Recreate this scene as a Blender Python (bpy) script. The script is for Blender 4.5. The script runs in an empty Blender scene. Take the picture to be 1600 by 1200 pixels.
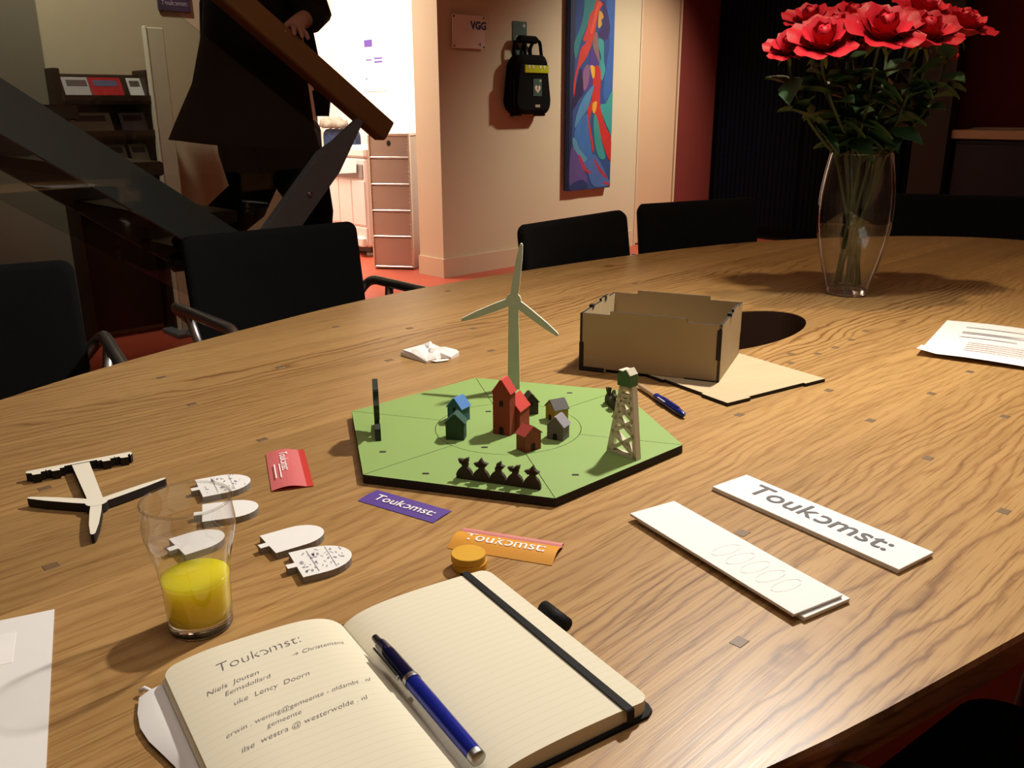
import bpy, bmesh, math, random
from mathutils import Vector, Matrix, Euler
random.seed(7)
R = math.radians
S = bpy.context.scene
COL = S.collection

# ------------------------------------------------------------------ camera, world, lights, exposure
FPX, PITCH, ROLL, CZ = 1375.0, R(17.5), R(0.25), 1.133
cam = bpy.data.cameras.new('camera'); camo = bpy.data.objects.new('camera', cam); COL.objects.link(camo)
cam.sensor_width = 36; cam.lens = FPX / 1600 * 36; cam.clip_start = .02
camo.matrix_world = Matrix.Translation((0, 0, CZ)) @ Matrix.Rotation(R(90) - PITCH, 4, 'X') @ Matrix.Rotation(-ROLL, 4, 'Z')
S.camera = camo
S.view_settings.view_transform = 'Standard'; S.view_settings.look = 'None'
S.view_settings.exposure = 0.12; S.view_settings.gamma = 1.0; S.view_settings.use_curve_mapping = False
W = bpy.data.worlds.new('world'); S.world = W; W.use_nodes = True
W.node_tree.nodes['Background'].inputs[0].default_value = (1, .78, .58, 1)
W.node_tree.nodes['Background'].inputs[1].default_value = .02

# room axes: the back wall, the table's long axis and the stair all run along E1
TH = R(44)
E1 = Vector((math.cos(TH), math.sin(TH), 0)); E2 = Vector((-math.sin(TH), math.cos(TH), 0))
C0 = Vector((-.468, 6.056, 0))
def rm(s, t, z=0): return C0 + E1 * s + E2 * t + Vector((0, 0, z))

def light(name, kind, loc, energy, color, target=None, **kw):
    l = bpy.data.lights.new(name, kind); l.energy = energy; l.color = color
    for k, v in kw.items(): setattr(l, k, v)
    o = bpy.data.objects.new(name, l); COL.objects.link(o); o.location = loc
    if target is not None:
        o.rotation_euler = (Vector(target) - Vector(loc)).to_track_quat('-Z', 'Y').to_euler()
    return o
WARM = (1, .94, .84)
light('pendant_light', 'SPOT', (.54, 1.52, 1.92), 102, WARM, (-.12, .50, .74), spot_size=R(166), spot_blend=1.0, shadow_soft_size=.035)
light('far_pendant_light', 'SPOT', (.66, 1.74, 2.4), 40, (1, .78, .50), (.82, 1.95, .74), spot_size=R(84), spot_blend=1.0, shadow_soft_size=.03)
light('wall_downlight', 'SPOT', rm(2.3, -1.7, 2.7), 310, (1, .90, .74), rm(1.75, -.1, .55), spot_size=R(80), spot_blend=1.0, shadow_soft_size=.11)
light('copy_room_ceiling_panel', 'AREA', rm(-.6, 1.6, 2.62), 120, (1, .90, .80), rm(-.6, 1.6, 0), shape='RECTANGLE', size=.9, size_y=1.6)
light('copy_room_wall_spot', 'SPOT', rm(-.2, 1.5, 2.55), 105, (1, .88, .70), rm(1.09, 2.1, 1.45), spot_size=R(80), spot_blend=.6, shadow_soft_size=.04)
light('stair_downlight', 'SPOT', rm(-2.6, -.7, 2.72), 60, (1, .90, .74), rm(-2.3, 0, 1.75), spot_size=R(78), spot_blend=.8, shadow_soft_size=.06)

light('added_fill_panel', 'AREA', rm(-3.4, -4.4, 2.73), 11, (1, .93, .84), rm(-3.4, -4.4, 0), shape='RECTANGLE', size=1.8, size_y=1.2)  # unseen soft fill added to lift the shadows, not a known fixture

# ------------------------------------------------------------------ helpers
def lin(h):
    h = h.lstrip('#'); f = lambda c: c / 12.92 if c <= .04045 else ((c + .055) / 1.055) ** 2.4
    return tuple(f(int(h[i:i + 2], 16) / 255) for i in (0, 2, 4)) + (1,)
MATS = {}
def mat(name, hexc, rough=.6, metal=0., var=.08, scale=30., spec=.5, bump=0., stretch=(1, 1, 1), **kw):
    if name in MATS: return MATS[name]
    m = bpy.data.materials.new(name); m.use_nodes = True; MATS[name] = m
    nt = m.node_tree; b = nt.nodes['Principled BSDF']
    b.inputs['Roughness'].default_value = rough; b.inputs['Metallic'].default_value = metal
    b.inputs['Specular IOR Level'].default_value = spec
    for k, v in kw.items(): b.inputs[k].default_value = v
    tc = nt.nodes.new('ShaderNodeTexCoord'); mp = nt.nodes.new('ShaderNodeMapping'); mp.inputs['Scale'].default_value = stretch
    n = nt.nodes.new('ShaderNodeTexNoise'); n.inputs['Scale'].default_value = scale; n.inputs['Detail'].default_value = 4
    mx = nt.nodes.new('ShaderNodeMix'); mx.data_type = 'RGBA'
    c = lin(hexc)
    mx.inputs['A'].default_value = tuple(max(0, x * (1 - var)) for x in c[:3]) + (1,)
    mx.inputs['B'].default_value = tuple(min(1, x * (1 + var)) for x in c[:3]) + (1,)
    nt.links.new(tc.outputs['Object'], mp.inputs['Vector']); nt.links.new(mp.outputs[0], n.inputs['Vector'])
    nt.links.new(n.outputs['Fac'], mx.inputs['Factor']); nt.links.new(mx.outputs['Result'], b.inputs['Base Color'])
    if bump:
        bp = nt.nodes.new('ShaderNodeBump'); bp.inputs['Strength'].default_value = bump; bp.inputs['Distance'].default_value = .002
        nt.links.new(n.outputs['Fac'], bp.inputs['Height']); nt.links.new(bp.outputs[0], b.inputs['Normal'])
    return m
def glassmat(name, tint=(1, 1, 1), rough=.02, ior=1.45, boost=1.0):
    """thin-walled clear glass: clear sheet with Fresnel mirror reflection"""
    m = bpy.data.materials.new(name); m.use_nodes = True; nt = m.node_tree; nt.nodes.clear()
    o = nt.nodes.new('ShaderNodeOutputMaterial'); t = nt.nodes.new('ShaderNodeBsdfTransparent'); g = nt.nodes.new('ShaderNodeBsdfGlossy')
    f = nt.nodes.new('ShaderNodeLayerWeight'); f.inputs[0].default_value = .5
    pw = nt.nodes.new('ShaderNodeMath'); pw.operation = 'POWER'; pw.inputs[1].default_value = 4.5
    ml = nt.nodes.new('ShaderNodeMath'); ml.operation = 'MULTIPLY_ADD'; ml.inputs[1].default_value = .55 * boost; ml.inputs[2].default_value = .035 * boost; ml.use_clamp = True
    mx = nt.nodes.new('ShaderNodeMixShader')
    t.inputs[0].default_value = (*tint, 1); g.inputs['Roughness'].default_value = rough
    nt.links.new(f.outputs['Facing'], pw.inputs[0]); nt.links.new(pw.outputs[0], ml.inputs[0]); nt.links.new(ml.outputs[0], mx.inputs[0])
    nt.links.new(t.outputs[0], mx.inputs[1]); nt.links.new(g.outputs[0], mx.inputs[2]); nt.links.new(mx.outputs[0], o.inputs[0])
    return m

class MB:
    """collects shapes into one mesh"""
    def __init__(s): s.v = []; s.f = []; s.mi = []; s.sm = []
    def add(s, vs, fs, mi=0, smooth=False, M=None):
        o = len(s.v)
        for p in vs:
            p = Vector(p)
            s.v.append(tuple(M @ p) if M is not None else tuple(p))
        for f in fs: s.f.append(tuple(i + o for i in f)); s.mi.append(mi); s.sm.append(smooth)
        return s
    def box(s, c, d, mi=0, M=None):
        x, y, z = d[0] / 2, d[1] / 2, d[2] / 2
        vs = [(c[0] + a * x, c[1] + b * y, c[2] + e * z) for e in (-1, 1) for a, b in ((-1, -1), (1, -1), (1, 1), (-1, 1))]
        return s.add(vs, [(3, 2, 1, 0), (4, 5, 6, 7), (0, 1, 5, 4), (1, 2, 6, 5), (2, 3, 7, 6), (3, 0, 4, 7)], mi, M=M)
    def rbox(s, c, d, b=.004, mi=0, M=None):
        """box with chamfered edges"""
        x, y, z = d[0] / 2, d[1] / 2, d[2] / 2; b = min(b, x * .9, y * .9, z * .9)
        rings = []
        for zz, ins in ((-z, b), (-z + b, 0), (z - b, 0), (z, b)):
            xx, yy = x - ins, y - ins
            rings.append([(c[0] + p, c[1] + q, c[2] + zz) for p, q in ((-xx + b, -yy), (xx - b, -yy), (xx, -yy + b), (xx, yy - b), (xx - b, yy), (-xx + b, yy), (-xx, yy - b), (-xx, -yy + b))])
        return s.loft(rings, mi=mi, caps=True, M=M)
    def loft(s, rings, mi=0, caps=False, smooth=False, closed=True, M=None):
        n = len(rings[0]); vs = [p for r in rings for p in r]; fs = []
        for i in range(len(rings) - 1):
            for j in range(n if closed else n - 1):
                k = (j + 1) % n; fs.append((i * n + j, i * n + k, (i + 1) * n + k, (i + 1) * n + j))
        if caps: fs.append(tuple(reversed(range(n)))); fs.append(tuple((len(rings) - 1) * n + j for j in range(n)))
        return s.add(vs, fs, mi, smooth, M)
    def prism(s, poly, z0, z1, mi=0, ms=None, M=None):
        a = sum(poly[i][0] * poly[(i + 1) % len(poly)][1] - poly[(i + 1) % len(poly)][0] * poly[i][1] for i in range(len(poly)))
        if a < 0: poly = poly[::-1]
        n = len(poly); vs = [(p[0], p[1], z0) for p in poly] + [(p[0], p[1], z1) for p in poly]
        s.add(vs, [tuple(range(n, 2 * n))], mi, M=M)
        o = len(s.v) - 2 * n
        s.f.append(tuple(o + i for i in reversed(range(n)))); s.mi.append(mi if ms is None else ms); s.sm.append(False)
        for i in range(n):
            j = (i + 1) % n; s.f.append((o + i, o + j, o + n + j, o + n + i)); s.mi.append(mi if ms is None else ms); s.sm.append(False)
        return s
    def lathe(s, prof, n=32, mi=0, smooth=True, M=None, caps=False):
        rings = [[(r * math.cos(2 * math.pi * k / n), r * math.sin(2 * math.pi * k / n), z) for k in range(n)] for r, z in prof]
        return s.loft(rings, mi, caps, smooth, True, M)
    def tube(s, path, r, n=10, mi=0, caps=True, M=None, flat=1.0):
        P = [Vector(p) for p in path]; rings = []; up = None
        for i, p in enumerate(P):
            d = ((P[min(i + 1, len(P) - 1)] - P[max(i - 1, 0)])).normalized()
            if up is None:
                up = Vector((0, 0, 1)) if abs(d.z) < .9 else Vector((0, 1, 0))
            a = d.cross(up).normalized(); b = a.cross(d).normalized(); up = b
            rr = r[i] if isinstance(r, (list, tuple)) else r
            rings.append([tuple(p + a * rr * math.cos(2 * math.pi * k / n) + b * rr * flat * math.sin(2 * math.pi * k / n)) for k in range(n)])
        return s.loft(rings, mi, caps, True, True, M)
    def build(s, name, m, parent=None, bevel=0):
        me = bpy.data.meshes.new(name); me.from_pydata(s.v, [], s.f)
        for mm in (m if isinstance(m, (list, tuple)) else [m]): me.materials.append(mm)
        me.polygons.foreach_set('material_index', s.mi); me.polygons.foreach_set('use_smooth', s.sm); me.update()
        bm = bmesh.new(); bm.from_mesh(me); bmesh.ops.recalc_face_normals(bm, faces=bm.faces); bm.to_mesh(me); bm.free()
        o = bpy.data.objects.new(name, me); COL.objects.link(o)
        if parent is not None: o.parent = parent
        return o
def inst(name, me, parent, M=None):
    o = bpy.data.objects.new(name, me); COL.objects.link(o); o.parent = parent
    if M is not None: o.matrix_local = M
    return o
def tag(o, label=None, cat=None, group=None, kind=None):
    if label: o['label'] = label
    if cat: o['category'] = cat
    if group: o['group'] = group
    if kind: o['kind'] = kind
    return o
def empty(name, loc=(0, 0, 0), rz=0, label=None, cat=None, group=None):
    o = bpy.data.objects.new(name, None); COL.objects.link(o); o.location = loc; o.rotation_euler = (0, 0, rz); o.empty_display_size = .05
    return tag(o, label, cat, group)
def fillet(path, r, n=5):
    P = [Vector(p) for p in path]; out = [P[0]]
    for i in range(1, len(P) - 1):
        a, b, c = P[i - 1], P[i], P[i + 1]
        d = min(r, (a - b).length * .48, (c - b).length * .48)
        p, q = b + (a - b).normalized() * d, b + (c - b).normalized() * d
        for k in range(n + 1):
            t = k / n; out.append(p * (1 - t) ** 2 + b * 2 * t * (1 - t) + q * t * t)
    out.append(P[-1]); return out
def rrect(w, h, r, n=5):
    out = []
    for cx, cy, a0 in ((w / 2 - r, h / 2 - r, 0), (-w / 2 + r, h / 2 - r, 90), (-w / 2 + r, -h / 2 + r, 180), (w / 2 - r, -h / 2 + r, 270)):
        for k in range(n + 1):
            a = R(a0 + 90 * k / n); out.append((cx + r * math.cos(a), cy + r * math.sin(a)))
    return out
def circ(cx, cy, rx, ry=None, n=24, a0=0, a1=360):
    ry = rx if ry is None else ry
    return [(cx + rx * math.cos(R(a0 + (a1 - a0) * k / n)), cy + ry * math.sin(R(a0 + (a1 - a0) * k / n))) for k in range(n if a1 - a0 == 360 else n + 1)]
def onz(px, py, z):
    """where the sight line through a pixel of the photograph meets the horizontal plane z"""
    x, y = (px - 800) / FPX, (py - 600) / FPX; c, s = math.cos(ROLL), math.sin(ROLL); x, y = c * x - s * y, s * x + c * y
    d = Vector((x, math.cos(PITCH) - y * math.sin(PITCH), -(math.sin(PITCH) + y * math.cos(PITCH))))
    return Vector((0, 0, CZ)) + d * ((z - CZ) / d.z)
_txt = {}
def text_geo(s, bold=0., shear=0.):
    key = (s, bold, shear)
    if key in _txt: return _txt[key]
    cu = bpy.data.curves.new('t', 'FONT'); cu.body = s; cu.size = 1; cu.offset = bold; cu.shear = shear; cu.resolution_u = 3
    o = bpy.data.objects.new('t', cu); COL.objects.link(o)
    dg = bpy.context.evaluated_depsgraph_get(); me = o.evaluated_get(dg).to_mesh()
    vs = [(v.co.x, v.co.y) for v in me.vertices]; fs = [tuple(p.vertices) for p in me.polygons]
    o.evaluated_get(dg).to_mesh_clear(); bpy.data.objects.remove(o); bpy.data.curves.remove(cu)
    _txt[key] = (vs, fs); return vs, fs
def logo_geo(bold=.008, shear=.0):
    vs, fs, x = [], [], 0
    for part, flip in (('Touk', 0), ('c', 1), ('mst:', 0)):
        v, f = text_geo(part, bold, shear); x0 = min(p[0] for p in v); x1 = max(p[0] for p in v); o = len(vs)
        vs += [((x1 - p[0] if flip else p[0] - x0) + x, p[1]) for p in v]
        fs += [tuple(i + o for i in (reversed(q) if flip else q)) for q in f]; x += x1 - x0 + .07
    return [(p[0] / x, p[1] / x) for p in vs], fs           # total width 1
def put_text(mb, geo, ox, oy, size, ang=0, z=0, mi=0, zf=None):
    c, s = math.cos(ang), math.sin(ang); out = []
    for x, y in geo[0]:
        X, Y = ox + size * (x * c - y * s), oy + size * (x * s + y * c)
        out.append((X, Y, zf(X, Y) if zf else z))
    return mb.add(out, geo[1], mi)

# ------------------------------------------------------------------ materials
def wood_table():
    m = bpy.data.materials.new('oak'); m.use_nodes = True; nt = m.node_tree; L = nt.links; N = nt.nodes.new
    b = nt.nodes['Principled BSDF']; b.inputs['Roughness'].default_value = .36; b.inputs['Specular IOR Level'].default_value = .45
    tc = N('ShaderNodeTexCoord'); oi = N('ShaderNodeObjectInfo')
    off = N('ShaderNodeVectorMath'); off.operation = 'SCALE'; off.inputs[0].default_value = (3.1, 1.7, 5.3); L.new(oi.outputs['Random'], off.inputs['Scale'])
    ad = N('ShaderNodeVectorMath'); ad.operation = 'ADD'; L.new(tc.outputs['Object'], ad.inputs[0]); L.new(off.outputs[0], ad.inputs[1])
    def mp(sc):
        q = N('ShaderNodeMapping'); q.inputs['Scale'].default_value = sc; L.new(ad.outputs[0], q.inputs['Vector']); return q
    def noise(sc, scale=1, det=3):
        q = N('ShaderNodeTexNoise'); q.inputs['Scale'].default_value = scale; q.inputs['Detail'].default_value = det; L.new(mp(sc).outputs[0], q.inputs['Vector']); return q
    warp = noise((1.5, 5.0, 1), 1, 3)
    sx = N('ShaderNodeSeparateXYZ'); L.new(ad.outputs[0], sx.inputs[0])
    w1 = N('ShaderNodeMath'); w1.operation = 'MULTIPLY_ADD'; w1.inputs[1].default_value = .20; L.new(warp.outputs['Fac'], w1.inputs[0]); L.new(sx.outputs['Y'], w1.inputs[2])
    cb = N('ShaderNodeCombineXYZ'); L.new(sx.outputs['X'], cb.inputs[0]); L.new(w1.outputs[0], cb.inputs[1])
    wv = N('ShaderNodeTexWave'); wv.wave_type = 'BANDS'; wv.bands_direction = 'Y'; wv.wave_profile = 'SIN'
    wv.inputs['Scale'].default_value = 21; wv.inputs['Distortion'].default_value = 1.5; wv.inputs['Detail'].default_value = 4; wv.inputs['Detail Scale'].default_value = 1.6
    L.new(cb.outputs[0], wv.inputs['Vector'])
    pores = noise((16, 480, 1), 1, 2)
    streak = noise((1.6, 38, 1), 1, 5)
    tone = noise((.9, 3.2, 1), 1, 3)
    band = noise((.7, 4.5, 1), 1, 2)                       # where the rings read strongly
    br = N('ShaderNodeMapRange'); br.inputs['From Min'].default_value = .38; br.inputs['From Max'].default_value = .66; br.inputs['To Min'].default_value = .2; br.inputs['To Max'].default_value = .95; L.new(band.outputs['Fac'], br.inputs['Value'])
    pw_ = N('ShaderNodeMath'); pw_.operation = 'POWER'; pw_.inputs[1].default_value = 3.4; L.new(wv.outputs['Fac'], pw_.inputs[0])
    mm = N('ShaderNodeMath'); mm.operation = 'MULTIPLY'; L.new(pw_.outputs[0], mm.inputs[0]); L.new(br.outputs[0], mm.inputs[1])
    r1 = N('ShaderNodeValToRGB'); r1.color_ramp.elements[0].position = .0; r1.color_ramp.elements[0].color = lin('#b0905f')
    r1.color_ramp.elements[1].position = 1; r1.color_ramp.elements[1].color = lin('#73522f')
    e = r1.color_ramp.elements.new(.5); e.color = lin('#a17f51')
    L.new(mm.outputs[0], r1.inputs[0])
    pr = N('ShaderNodeValToRGB'); pr.color_ramp.elements[0].position = .34; pr.color_ramp.elements[0].color = (.55, .48, .42, 1); pr.color_ramp.elements[1].position = .46; pr.color_ramp.elements[1].color = (1, 1, 1, 1)
    L.new(pores.outputs['Fac'], pr.inputs[0])
    def mix(a, bb, fac, mode='MULTIPLY'):
        q = N('ShaderNodeMix'); q.data_type = 'RGBA'; q.blend_type = mode; q.inputs['Factor'].default_value = fac
        L.new(a, q.inputs['A']); L.new(bb, q.inputs['B']); return q.outputs['Result']
    sr = N('ShaderNodeValToRGB'); sr.color_ramp.elements[0].position = .3; sr.color_ramp.elements[0].color = (.86, .81, .76, 1); sr.color_ramp.elements[1].position = .62; sr.color_ramp.elements[1].color = (1.06, 1.03, 1.0, 1)
    L.new(streak.outputs['Fac'], sr.inputs[0])
    tr = N('ShaderNodeValToRGB'); tr.color_ramp.elements[0].position = .3; tr.color_ramp.elements[0].color = (.88, .84, .80, 1); tr.color_ramp.elements[1].position = .7; tr.color_ramp.elements[1].color = (1.05, 1.02, .98, 1)
    L.new(tone.outputs['Fac'], tr.inputs[0])
    pl = N('ShaderNodeValToRGB'); pl.color_ramp.elements[0].color = (.86, .83, .80, 1); pl.color_ramp.elements[1].color = (1.08, 1.05, 1.02, 1); L.new(oi.outputs['Random'], pl.inputs[0])
    c = mix(r1.outputs[0], pr.outputs[0], .62); c = mix(c, sr.outputs[0], .9); c = mix(c, tr.outputs[0], 1); c = mix(c, pl.outputs[0], 1)
    L.new(c, b.inputs['Base Color'])
    rr = N('ShaderNodeMath'); rr.operation = 'MULTIPLY_ADD'; rr.inputs[1].default_value = .14; rr.inputs[2].default_value = .30; L.new(pores.outputs['Fac'], rr.inputs[0]); L.new(rr.outputs[0], b.inputs['Roughness'])
    bp = N('ShaderNodeBump'); bp.inputs['Strength'].default_value = .12; bp.inputs['Distance'].default_value = .0006; L.new(pores.outputs['Fac'], bp.inputs['Height']); L.new(bp.outputs[0], b.inputs['Normal'])
    return m
OAK = wood_table()
PEG = mat('peg_wood', '#71583c', .5, var=.2, scale=200)
BLACKFAB = mat('black_fabric', '#121212', .92, var=.25, scale=600, spec=.15, bump=.3)
CHROME = mat('brushed_chrome', '#b0b0ae', .36, 1.0, var=.05)
PAPER = mat('white_paper', '#e9e6e2', .75, var=.02, scale=60)
CREAM = mat('cream_page_edge', '#e2d8bd', .8, var=.05, scale=300, stretch=(1, 1, 8))
BLACKCOVER = mat('black_leatherette', '#0b0a0a', .7, spec=.25, var=.2, scale=400, bump=.2)
INKGREY = mat('grey_print', '#5c5a5c', .7); INKPEN = mat('pen_ink', '#6f6a72', .8); INKWHITE = mat('white_print', '#f0e8e6', .7)
MDFDARK = mat('laser_burnt_edge', '#1d1510', .8, var=.3, scale=300)
PLY = mat('plywood_face', '#b8a481', .7, var=.10, scale=9, stretch=(1, 8, 1))
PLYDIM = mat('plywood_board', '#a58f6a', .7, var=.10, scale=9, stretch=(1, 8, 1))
GREEN = mat('green_paint', '#86a35a', .6, var=.03, scale=20)
WALL = mat('cream_wall_paint', '#d8c8a8', .85, var=.03, scale=3)
WALLW = mat('white_wall_paint', '#e8e0d2', .85, var=.02, scale=3)
FLOORM = mat('red_linoleum', '#c2583f', .42, var=.07, scale=14)
CEIL = mat('ceiling_paint', '#d8d2c6', .9, var=.02)
BASEB = mat('baseboard_paint', '#dcc4a4', .6, var=.03)
REDP = mat('dark_red_paint', '#7c2c22', .8, var=.04, scale=4)
NAVY = mat('navy_laminate', '#0a0f1e', .8, var=.1, scale=6, spec=.12)
NAVYD = mat('navy_door', '#1d2436', .5, var=.1, scale=4)
WALNUT = mat('dark_tread_wood', '#3a2618', .5, var=.2, scale=8, stretch=(1, 9, 1))
RAILWOOD = mat('rail_wood', '#8a6238', .5, var=.15, scale=10, stretch=(1, 1, 1))
STEELG = mat('grey_painted_steel', '#747a7e', .45, .0, var=.06)
WHITEPL = mat('white_plastic', '#e6dcd4', .5, var=.02)
GREYPL = mat('grey_plastic', '#8f8c86', .5)
ALU = mat('aluminium_sheet', '#b8b0ae', .42, .75, var=.06, scale=6)
ALUB = mat('aluminium_rim', '#d6d0cc', .3, .85)
BLACKPL = mat('black_plastic', '#121212', .4)

# ------------------------------------------------------------------ room
def struct(name, mb, m, label, cat):
    return tag(mb.build(name, m), label, cat, kind='structure')
RM = Matrix.Translation(C0) @ Matrix.Rotation(TH, 4, 'Z')          # room coordinates s, t, z
def rbx(mb, s0, s1, t0, t1, z0, z1, mi=0): return mb.box(((s0 + s1) / 2, (t0 + t1) / 2, (z0 + z1) / 2), (s1 - s0, t1 - t0, z1 - z0), mi, RM)
HC = 2.75
struct('floor', rbx(MB(), -7, 4.2, -8.2, 3.4, -.1, 0), FLOORM, 'red linoleum floor seen beyond the table', 'floor')
struct('ceiling', rbx(MB(), -7, 4.2, -8.2, 3.4, HC, HC + .1), CEIL, 'plain pale ceiling above the room', 'ceiling')
struct('wall_back', rbx(MB(), 0, 2.09, 0, .26, 0, HC), WALL, 'cream wall carrying the defibrillator bag and painting', 'wall')
struct('wall_right', rbx(MB(), 2.64, 3.2, 0, .26, 0, HC), REDP, 'dark red wall strip beside the navy cabinet', 'wall')
struct('wall_left', rbx(MB(), -7, -.93, 0, .26, 0, HC), WALL, 'dim cream wall behind the staircase', 'wall')
w = MB(); rbx(w, -3.2, 1.2, 2.9, 3.0, 0, HC); struct('wall_copy_room', w, WALLW, 'brightly lit white wall of the copy room', 'wall')
w = MB(); rbx(w, 1.1, 1.2, .26, 2.9, 0, HC); struct('wall_copy_side', w, WALLW, 'white side wall of the copy room', 'wall')
w = MB(); rbx(w, -3.3, -3.2, .26, 3.0, 0, HC); struct('wall_copy_far', w, WALLW, 'far white side wall of the copy room', 'wall')
struct('wall_near', rbx(MB(), -7, 4.2, -8.3, -8.2, 0, HC), WALL, 'plain wall behind the viewer', 'wall')
struct('wall_side', rbx(MB(), -7.1, -7, -8.2, .3, 0, HC), WALL, 'plain wall beyond the staircase', 'wall')
# flush door leaf in the back wall
d = MB(); rbx(d, 2.115, 2.615, .012, .05, .012, HC - .05); o = d.build('door_1', mat('door_paint', '#dcb692', .6, var=.03, scale=3)); tag(o, 'pale flush door between cream and dark red wall', 'door', kind='structure')
f = MB(); rbx(f, 2.09, 2.11, -.006, .2, 0, HC - .03); rbx(f, 2.62, 2.64, -.002, .2, 0, HC - .03); rbx(f, 2.09, 2.64, -.002, .2, HC - .03, HC); rbx(f, 2.1, 2.63, .055, .2, 0, HC)
tag(f.build('trim_1', BASEB), 'narrow painted frame around the pale door', 'trim', kind='structure')
b = MB(); rbx(b, -.014, 2.06, -.014, 0, 0, .13); rbx(b, -.014, 0, 0, .26, 0, .13); tag(b.build('baseboard_back', BASEB), 'cream skirting board along the back wall', 'baseboard', kind='structure')
b = MB(); rbx(b, -6.9, -.93, -.014, 0, 0, .13); tag(b.build('baseboard_left', BASEB), 'skirting board behind the stairs', 'baseboard', kind='structure')
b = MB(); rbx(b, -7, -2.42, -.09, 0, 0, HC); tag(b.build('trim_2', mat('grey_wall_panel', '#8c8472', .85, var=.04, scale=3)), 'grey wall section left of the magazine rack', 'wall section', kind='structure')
w = MB(); rbx(w, 3.75, 3.85, -8.2, .3, 0, HC); tag(w.build('wall_far_right', REDP), 'dark red back wall of the niche', 'wall', kind='structure')
w = MB(); rbx(w, 3.2, 3.85, .0, .26, 0, HC); tag(w.build('wall_corner', REDP), 'dark red wall return behind the navy cabinet', 'wall', kind='structure')

# navy tambour cabinet, counter niche
cab = empty('tambour_cabinet', rm(3.16, -.9), TH, 'tall near-black navy cabinet with ribbed shutter doors', 'cabinet')
m_ = MB(); m_.box((.3, 0, 1.35), (.56, 1.78, 2.66)); m_.build('body', NAVY, cab)
for i in range(2):
    dm = MB(); y0 = -.43 + i * .86; dm.rbox((.012, y0, 1.36), (.02, .83, 2.56), .004); dd = dm.build('shutter_door', NAVY, cab)
    sl = MB()
    for k in range(18): sl.rbox((-.002, y0 - .39 + k * .046, 1.36), (.012, .034, 2.5), .004)
    sl.build('slat_strip', NAVY, dd)['kind'] = 'stuff'
m_ = MB(); m_.box((.3, 0, .01), (.5, 1.7, .02)); m_.build('plinth', BLACKPL, cab)
tag(struct('trim_3', rbx(MB(), 3.13, 3.3, -2.07, -1.82, 0, HC), mat('dark_frame', '#2b2622', .6), 'dark brown upright between cabinet and niche', 'trim'))
ct = empty('counter_unit', rm(3.2, -3.2), TH, 'cream topped navy base cabinet standing in the dark red niche', 'cabinet')
m_ = MB(); m_.box((.27, 0, .46), (.5, 2.2, .84)); m_.build('body', NAVYD, ct)
for i in range(3):
    dm = MB(); dm.rbox((.005, -.73 + .73 * i, .46), (.02, .71, .8), .004); dd = dm.build('door', NAVYD, ct)
    h = MB(); h.tube(fillet([(-.005, -.73 + .73 * i - .3, .62), (-.03, -.73 + .73 * i - .3, .62), (-.03, -.73 + .73 * i - .3, .78), (-.005, -.73 + .73 * i - .3, .78)], .01), .005); h.build('handle', CHROME, dd)
m_ = MB(); m_.rbox((.25, 0, .925), (.56, 2.24, .065), .006); m_.build('worktop', mat('cream_worktop', '#cdbb98', .5), ct)
for k, (dy, hh, cc, nm) in enumerate(((.82, .012, '#c9c2b4', 'greyish'), (.3, .02, '#b9b3ac', 'thicker'))):
    o = MB()
    for q in range(4): o.box((random.uniform(-.01, .01), random.uniform(-.01, .01), hh * (q + .5) / 4), (.3, .42, hh / 4 * .9), M=Matrix.Rotation(random.uniform(-.05, .05), 4, 'Z'))
    o = o.build('paper_stack', mat('stack_paper%d' % k, cc, .8)); o.location = rm(3.47, -3.2 + dy, .958); o.rotation_euler = (0, 0, TH + .1 * k)
    tag(o, nm + ' loose stack of papers lying on the niche counter', 'papers')

# ------------------------------------------------------------------ staircase
TS, SL = -1.904, .735                                    # balustrade plane, slope
st = empty('staircase', rm(-1.44, TS + .45), TH, 'open dark wooden staircase with grey steel stringers', 'staircase')
def strz(s): return .764 - SL * (s + 2.489)              # stringer top over room s
for t0 in (.05, .88):
    m_ = MB(); ss = [-4.1, -1.46]
    poly = [(s, strz(s)) for s in ss] + [(-1.46, 0), (-1.62, 0), (-4.1, strz(-4.1) - .19)]
    Mx = Matrix.Rotation(R(90), 4, 'X')
    m_.prism([(p[0] + 1.44, p[1]) for p in poly], -.02, .02, M=Matrix.Translation((0, t0 - .45, 0)) @ Mx); m_.build('stringer', STEELG, st)
for k in range(13):
    s = -1.62 - k * .235; z = strz(s) - .04
    if z < .04: continue
    m_ = MB(); m_.rbox((s + 1.44, .015, z), (.27, .79, .045), .006); m_.build('tread', WALNUT, st)
gl = empty('glass_balustrade', rm(-2.5, TS), TH, 'tilted glass balustrade with wooden handrail and steel post', 'balustrade')
def rail(s): return 1.052 - SL * (s + 1.85)
m_ = MB(); a0, a1 = -4.3, -1.845; nrm = Vector((SL, 0, 1)).normalized(); dr = Vector((1, 0, -SL)).normalized()
pa, pb = Vector((a0 + 2.5, 0, rail(a0))), Vector((a1 + 2.5, 0, rail(a1)))
rg = []
for p in (pa, pb):
    ring = []
    for y, q in rrect(.075, .08, .012, 3): ring.append(tuple(p + Vector((0, y, 0)) + nrm * q))
    rg.append(ring)
m_.loft(rg, caps=True); m_.build('handrail', RAILWOOD, gl)
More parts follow.
